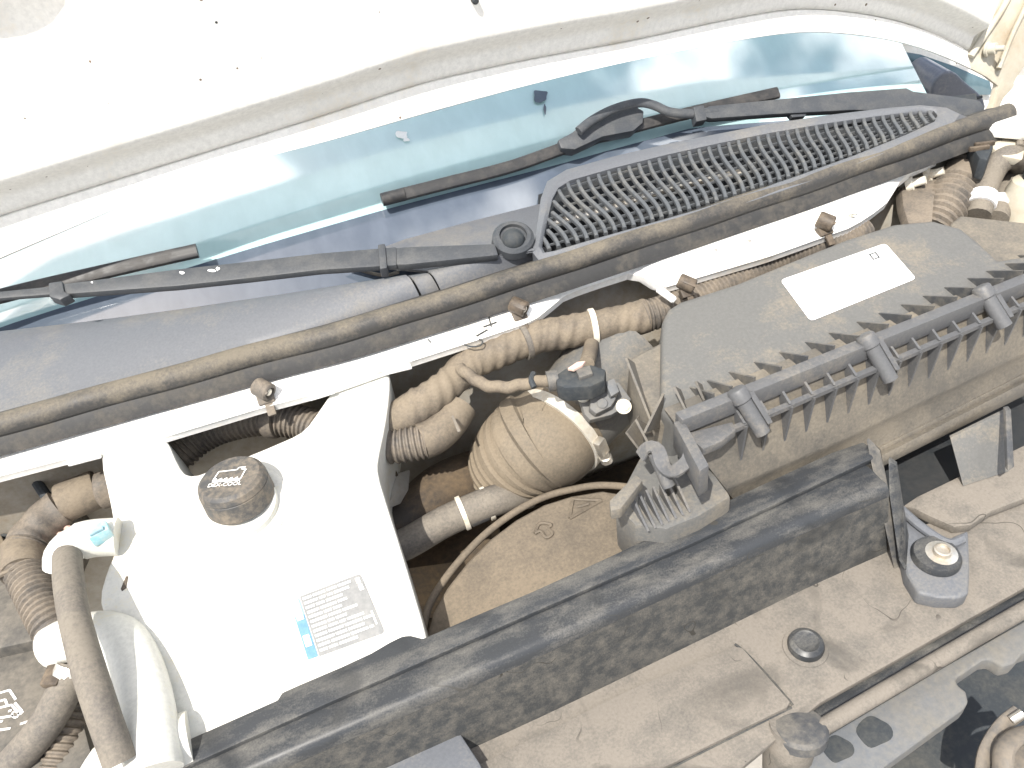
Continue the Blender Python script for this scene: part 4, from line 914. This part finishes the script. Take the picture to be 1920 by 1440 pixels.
# grille carrier and latch in the lower right corner
gc = thing('grille_carrier', P(1700, 1380, -.15), 'pale grey plastic grille carrier below the front lip', 'carrier')
child('beam', slab([P(x, y, -.125) for x, y in ((1520, 1400), (1560, 1372), (1760, 1254), (1960, 1140), (1960, 1210), (1916, 1226), (1900, 1244), (1880, 1250), (1858, 1236), (1842, 1238), (1792, 1272), (1796, 1284), (1812, 1296), (1816, 1316), (1806, 1330), (1660, 1436), (1600, 1500), (1480, 1560), (1440, 1520))], V(0, 0, -.02), .004, 3), M_GREY, gc)
for hx, hy, ra in ((1572, 1404, 26), (1640, 1372, 30)):  # dark ovals paint a shadow onto the carrier
    child('shadow_oval', slab([P(hx+ra*math.cos(a)*(1+.18*math.sin(2*a+1)), hy+ra*.95*math.sin(a)*(1+.12*math.cos(3*a)), -.1245) for a in [i*math.pi/12 for i in range(24)]], V(0, 0, -.003), 0), M_DARK, gc)
child('guide_post', tube([P(1490, 1362, SZH-.002), P(1478, 1400, -.12), P(1474, 1480, -.2)], .0225, .006, 20), M_SHELF, gc)
child('post_collar', lathe(P(1500, 1362, SZH+.0), V(.1, .3, 1), [(-.012, .0235), (-.002, .0245), (.002, .022), (.004, .012)], 28), M_PLAST, gc)
child('lower_floor', slab([P(x, y, -.26) for x, y in ((1400, 1500), (1700, 1260), (1960, 1100), (1960, 1600), (1400, 1600))], V(0, 0, -.01), 0), M_DARK, gc)
lt = thing('hood_latch', P(1880, 1400, -.16), 'rough metal hood latch parts in the bottom corner past the grille carrier', 'latch')
child('lever', tube([P(1838, 1470, -.15), P(1848, 1410, -.145), P(1878, 1362, -.14), P(1910, 1336, -.135)], .0075, .005, 12, flat=.6), M_LATCH, lt)
child('hook', tube([P(1880, 1450, -.14), P(1884, 1404, -.13), P(1910, 1380, -.13), P(1960, 1372, -.13)], .009, .005, 12, flat=.6), M_LATCH, lt)
child('plate', slab([P(x, y, -.15) for x, y in ((1850, 1430), (1900, 1400), (1960, 1380), (1960, 1500), (1860, 1500))], V(0, 0, -.006), .001), M_LATCH, lt)
child('spring_pin', tube([P(1896, 1350, -.13), P(1918, 1336, -.125)], .004, .004, 10), M_STEEL, lt)

# ------------------------------------------------------------------ upper right corner of the bay
rb_ = thing('stud_bracket', P(1725, 380, .06), 'tan steel bracket with two white studs at the right end of the firewall', 'bracket')
child('plate', slab([P(x, y, .075) for x, y in ((1690, 352), (1712, 340), (1722, 352), (1752, 330), (1760, 338), (1752, 372), (1748, 420), (1704, 420), (1694, 388))], V(0, .01, -.012), .002), M_CORR, rb_)
for x, y in ((1710, 353), (1744, 336)):
    child('stud', lathe(P(x-10, y-6, .078), V(.5, -.55, .35), [(0, .010), (.008, .010), (.009, .006), (.024, .0055)], 12), M_TIE, rb_)
rc2 = thing('fat_conduit', P(1800, 350, .05), 'fat ridged conduit rising behind the air filter lid beside the studs', 'conduit')
child('sleeve', corr([P(1742, 440, .035), P(1768, 396, .05), P(1790, 358, .06), P(1816, 322, .07), P(1850, 290, .075), P(1890, 262, .075)], .0310, .0105, .004, 22, ((.092, .115),)), M_CORR, rc2)
cl_ = thing('slotted_clip', P(1840, 282, .085), 'big black slotted wiring clip on top of the fat conduit', 'clip')
child('body', slab([P(x, y, .116) for x, y in ((1818, 268), (1832, 254), (1864, 272), (1852, 300), (1836, 296))], V(0, 0, -.03), .004), M_DARK, cl_)
for x, y in ((1832, 276), (1842, 268)): child('tooth', box(P(x+4, y+2, .118), V(1, -.35, 0), V(.35, 1, 0), Z, .026, .005, .006, .001), M_CLIP, cl_)
h1 = thing('heater_hose', P(1850, 360, .05), 'tan heater hose bent over at the top, white band at its foot', 'hose')
child('tube', tube([P(1834, 405, .05), P(1848, 352, .07), P(1866, 314, .09), P(1888, 296, .10), P(1910, 300, .09), P(1926, 330, .06)], .0160, .006, 16), M_HOSE, h1)
child('band', lathe(P(1842, 376, .062), P(1848, 352, .07)-P(1834, 405, .05), [(-.008, .0172), (-.007, .0182), (.009, .0182), (.010, .0172)], 24), M_LABEL, h1)
h2 = thing('heater_hose', P(1880, 370, .05), 'straight dark heater hose, white band at its foot, behind the bent one', 'hose')
child('tube', tube([P(1868, 412, .04), P(1882, 365, .05), P(1898, 322, .06), P(1905, 300, .05)], .0150, .006, 16), M_HOSE, h2)
child('band', lathe(P(1876, 386, .046), P(1882, 365, .05)-P(1868, 412, .04), [(-.008, .0162), (-.007, .0172), (.007, .0172), (.008, .0162)], 24), M_LABEL, h2)
bkr = thing('brake_reservoir', P(1930, 400, .0), 'cream brake fluid reservoir behind the heater hoses', 'reservoir')
child('body', lathe(P(1932, 420, .02), V(.05, .1, 1), [(-.08, .040), (.045, .040), (.060, .034), (.066, .02)], 32), M_HINGE, bkr)
child('cap', lathe(P(1932, 420, .02), V(.05, .1, 1), [(.064, .024), (.08, .024), (.083, .02)], 24), M_DARK, bkr)
br_ = thing('fender_brace', P(1880, 260, .07), 'cream sheet metal brace beyond the end of the hood seal', 'brace')
child('sheet', slab([P(x, y, .110) for x, y in ((1862, 250), (1886, 232), (1896, 236), (1924, 276), (1918, 300), (1880, 292), (1860, 276))], V(0, .01, -.012), .003), M_HINGE, br_)
child('tube_loop', tube([P(1874, 240, .115), P(1896, 230, .118), P(1914, 238, .118), P(1912, 276, .110)], .005, .006, 10), M_HOSE, br_)
child('rod', tube([P(1884, 244, .112), P(1930, 246, .112)], .010, .006, 12), M_HINGE, br_)
# fender, pillar, side glass, mirror
fe = thing('fender', V(1.1, .75, -.2), 'white front fender top beside the hood hinge', 'fender')
child('top', slab([P(x, y, .135) for x, y in ((1856, 232), (1880, 182), (1900, 160), (2300, 160), (2400, 330), (1990, 300), (1930, 238))], V(0, 0, -.02), .006), M_WHITE, fe)
child('inner_side', slab([P(x, y, .02) for x, y in ((1760, 300), (1850, 260), (2100, 260), (2100, 560), (1900, 520), (1760, 420))], V(0, 0, -.2), .004), M_DIRTY, fe)
MP = (V(1.1, 1.15, .1), V(-.25, -.95, .1).normalized())
mi = thing('side_mirror', PL(1800, 200, MP), 'dark blue grey side mirror housing beyond the wiper pivot', 'mirror')
child('housing', slab([PL(x, y, MP) for x, y in chaikin([(1744, 172), (1752, 150), (1772, 134), (1790, 134), (1812, 156), (1844, 182), (1850, 206), (1834, 224), (1790, 214), (1756, 200)], 1)], V(.02, .09, 0), .02, 4), M_MIR, mi, 60)
child('seam', tube([PL(x, y, MP, .002) for x, y in ((1752, 206), (1790, 196), (1842, 181))], .0028, .006, 8), M_DARK, mi)
child('foot', slab([PL(x, y, MP, -.02) for x, y in ((1722, 178), (1756, 158), (1770, 200), (1736, 206))], V(.01, .05, 0), .01, 3), M_MIR, mi)
AP = (V(1.05, 1.30, .2), V(-.15, -.95, .25).normalized())
dg = thing('front_door', PL(1760, 200, AP), 'white front door with blue side glass behind the mirror', 'door')
child('side_glass', slab([PL(x, y, AP) for x, y in ((1690, 96), (1726, 102), (1790, 124), (1856, 152), (1862, 178), (1760, 178), (1742, 160))], AP[1]*-.006, .001), M_SIDE, dg)
child('quarter_glass', slab([PL(x, y, AP, .003) for x, y in ((1682, 129), (1704, 134), (1734, 162), (1722, 168))], AP[1]*-.006, .001), M_SIDE, dg)
child('window_seal', tube([PL(x, y, AP, .006) for x, y in ((1684, 94), (1712, 126), (1748, 160))], .0042, .01, 10), M_DARK, dg)
child('pillar_trim', tube([PL(x, y, AP, .006) for x, y in ((1674, 97), (1702, 121))], .0045, .01, 10), M_DARK, dg)
child('skin', slab([PL(x, y, AP, -.012) for x, y in ((1600, 40), (1700, 60), (1900, 140), (2100, 165), (2100, 420), (1700, 300), (1640, 140))], AP[1]*-.02, .004), M_WHITE, dg)
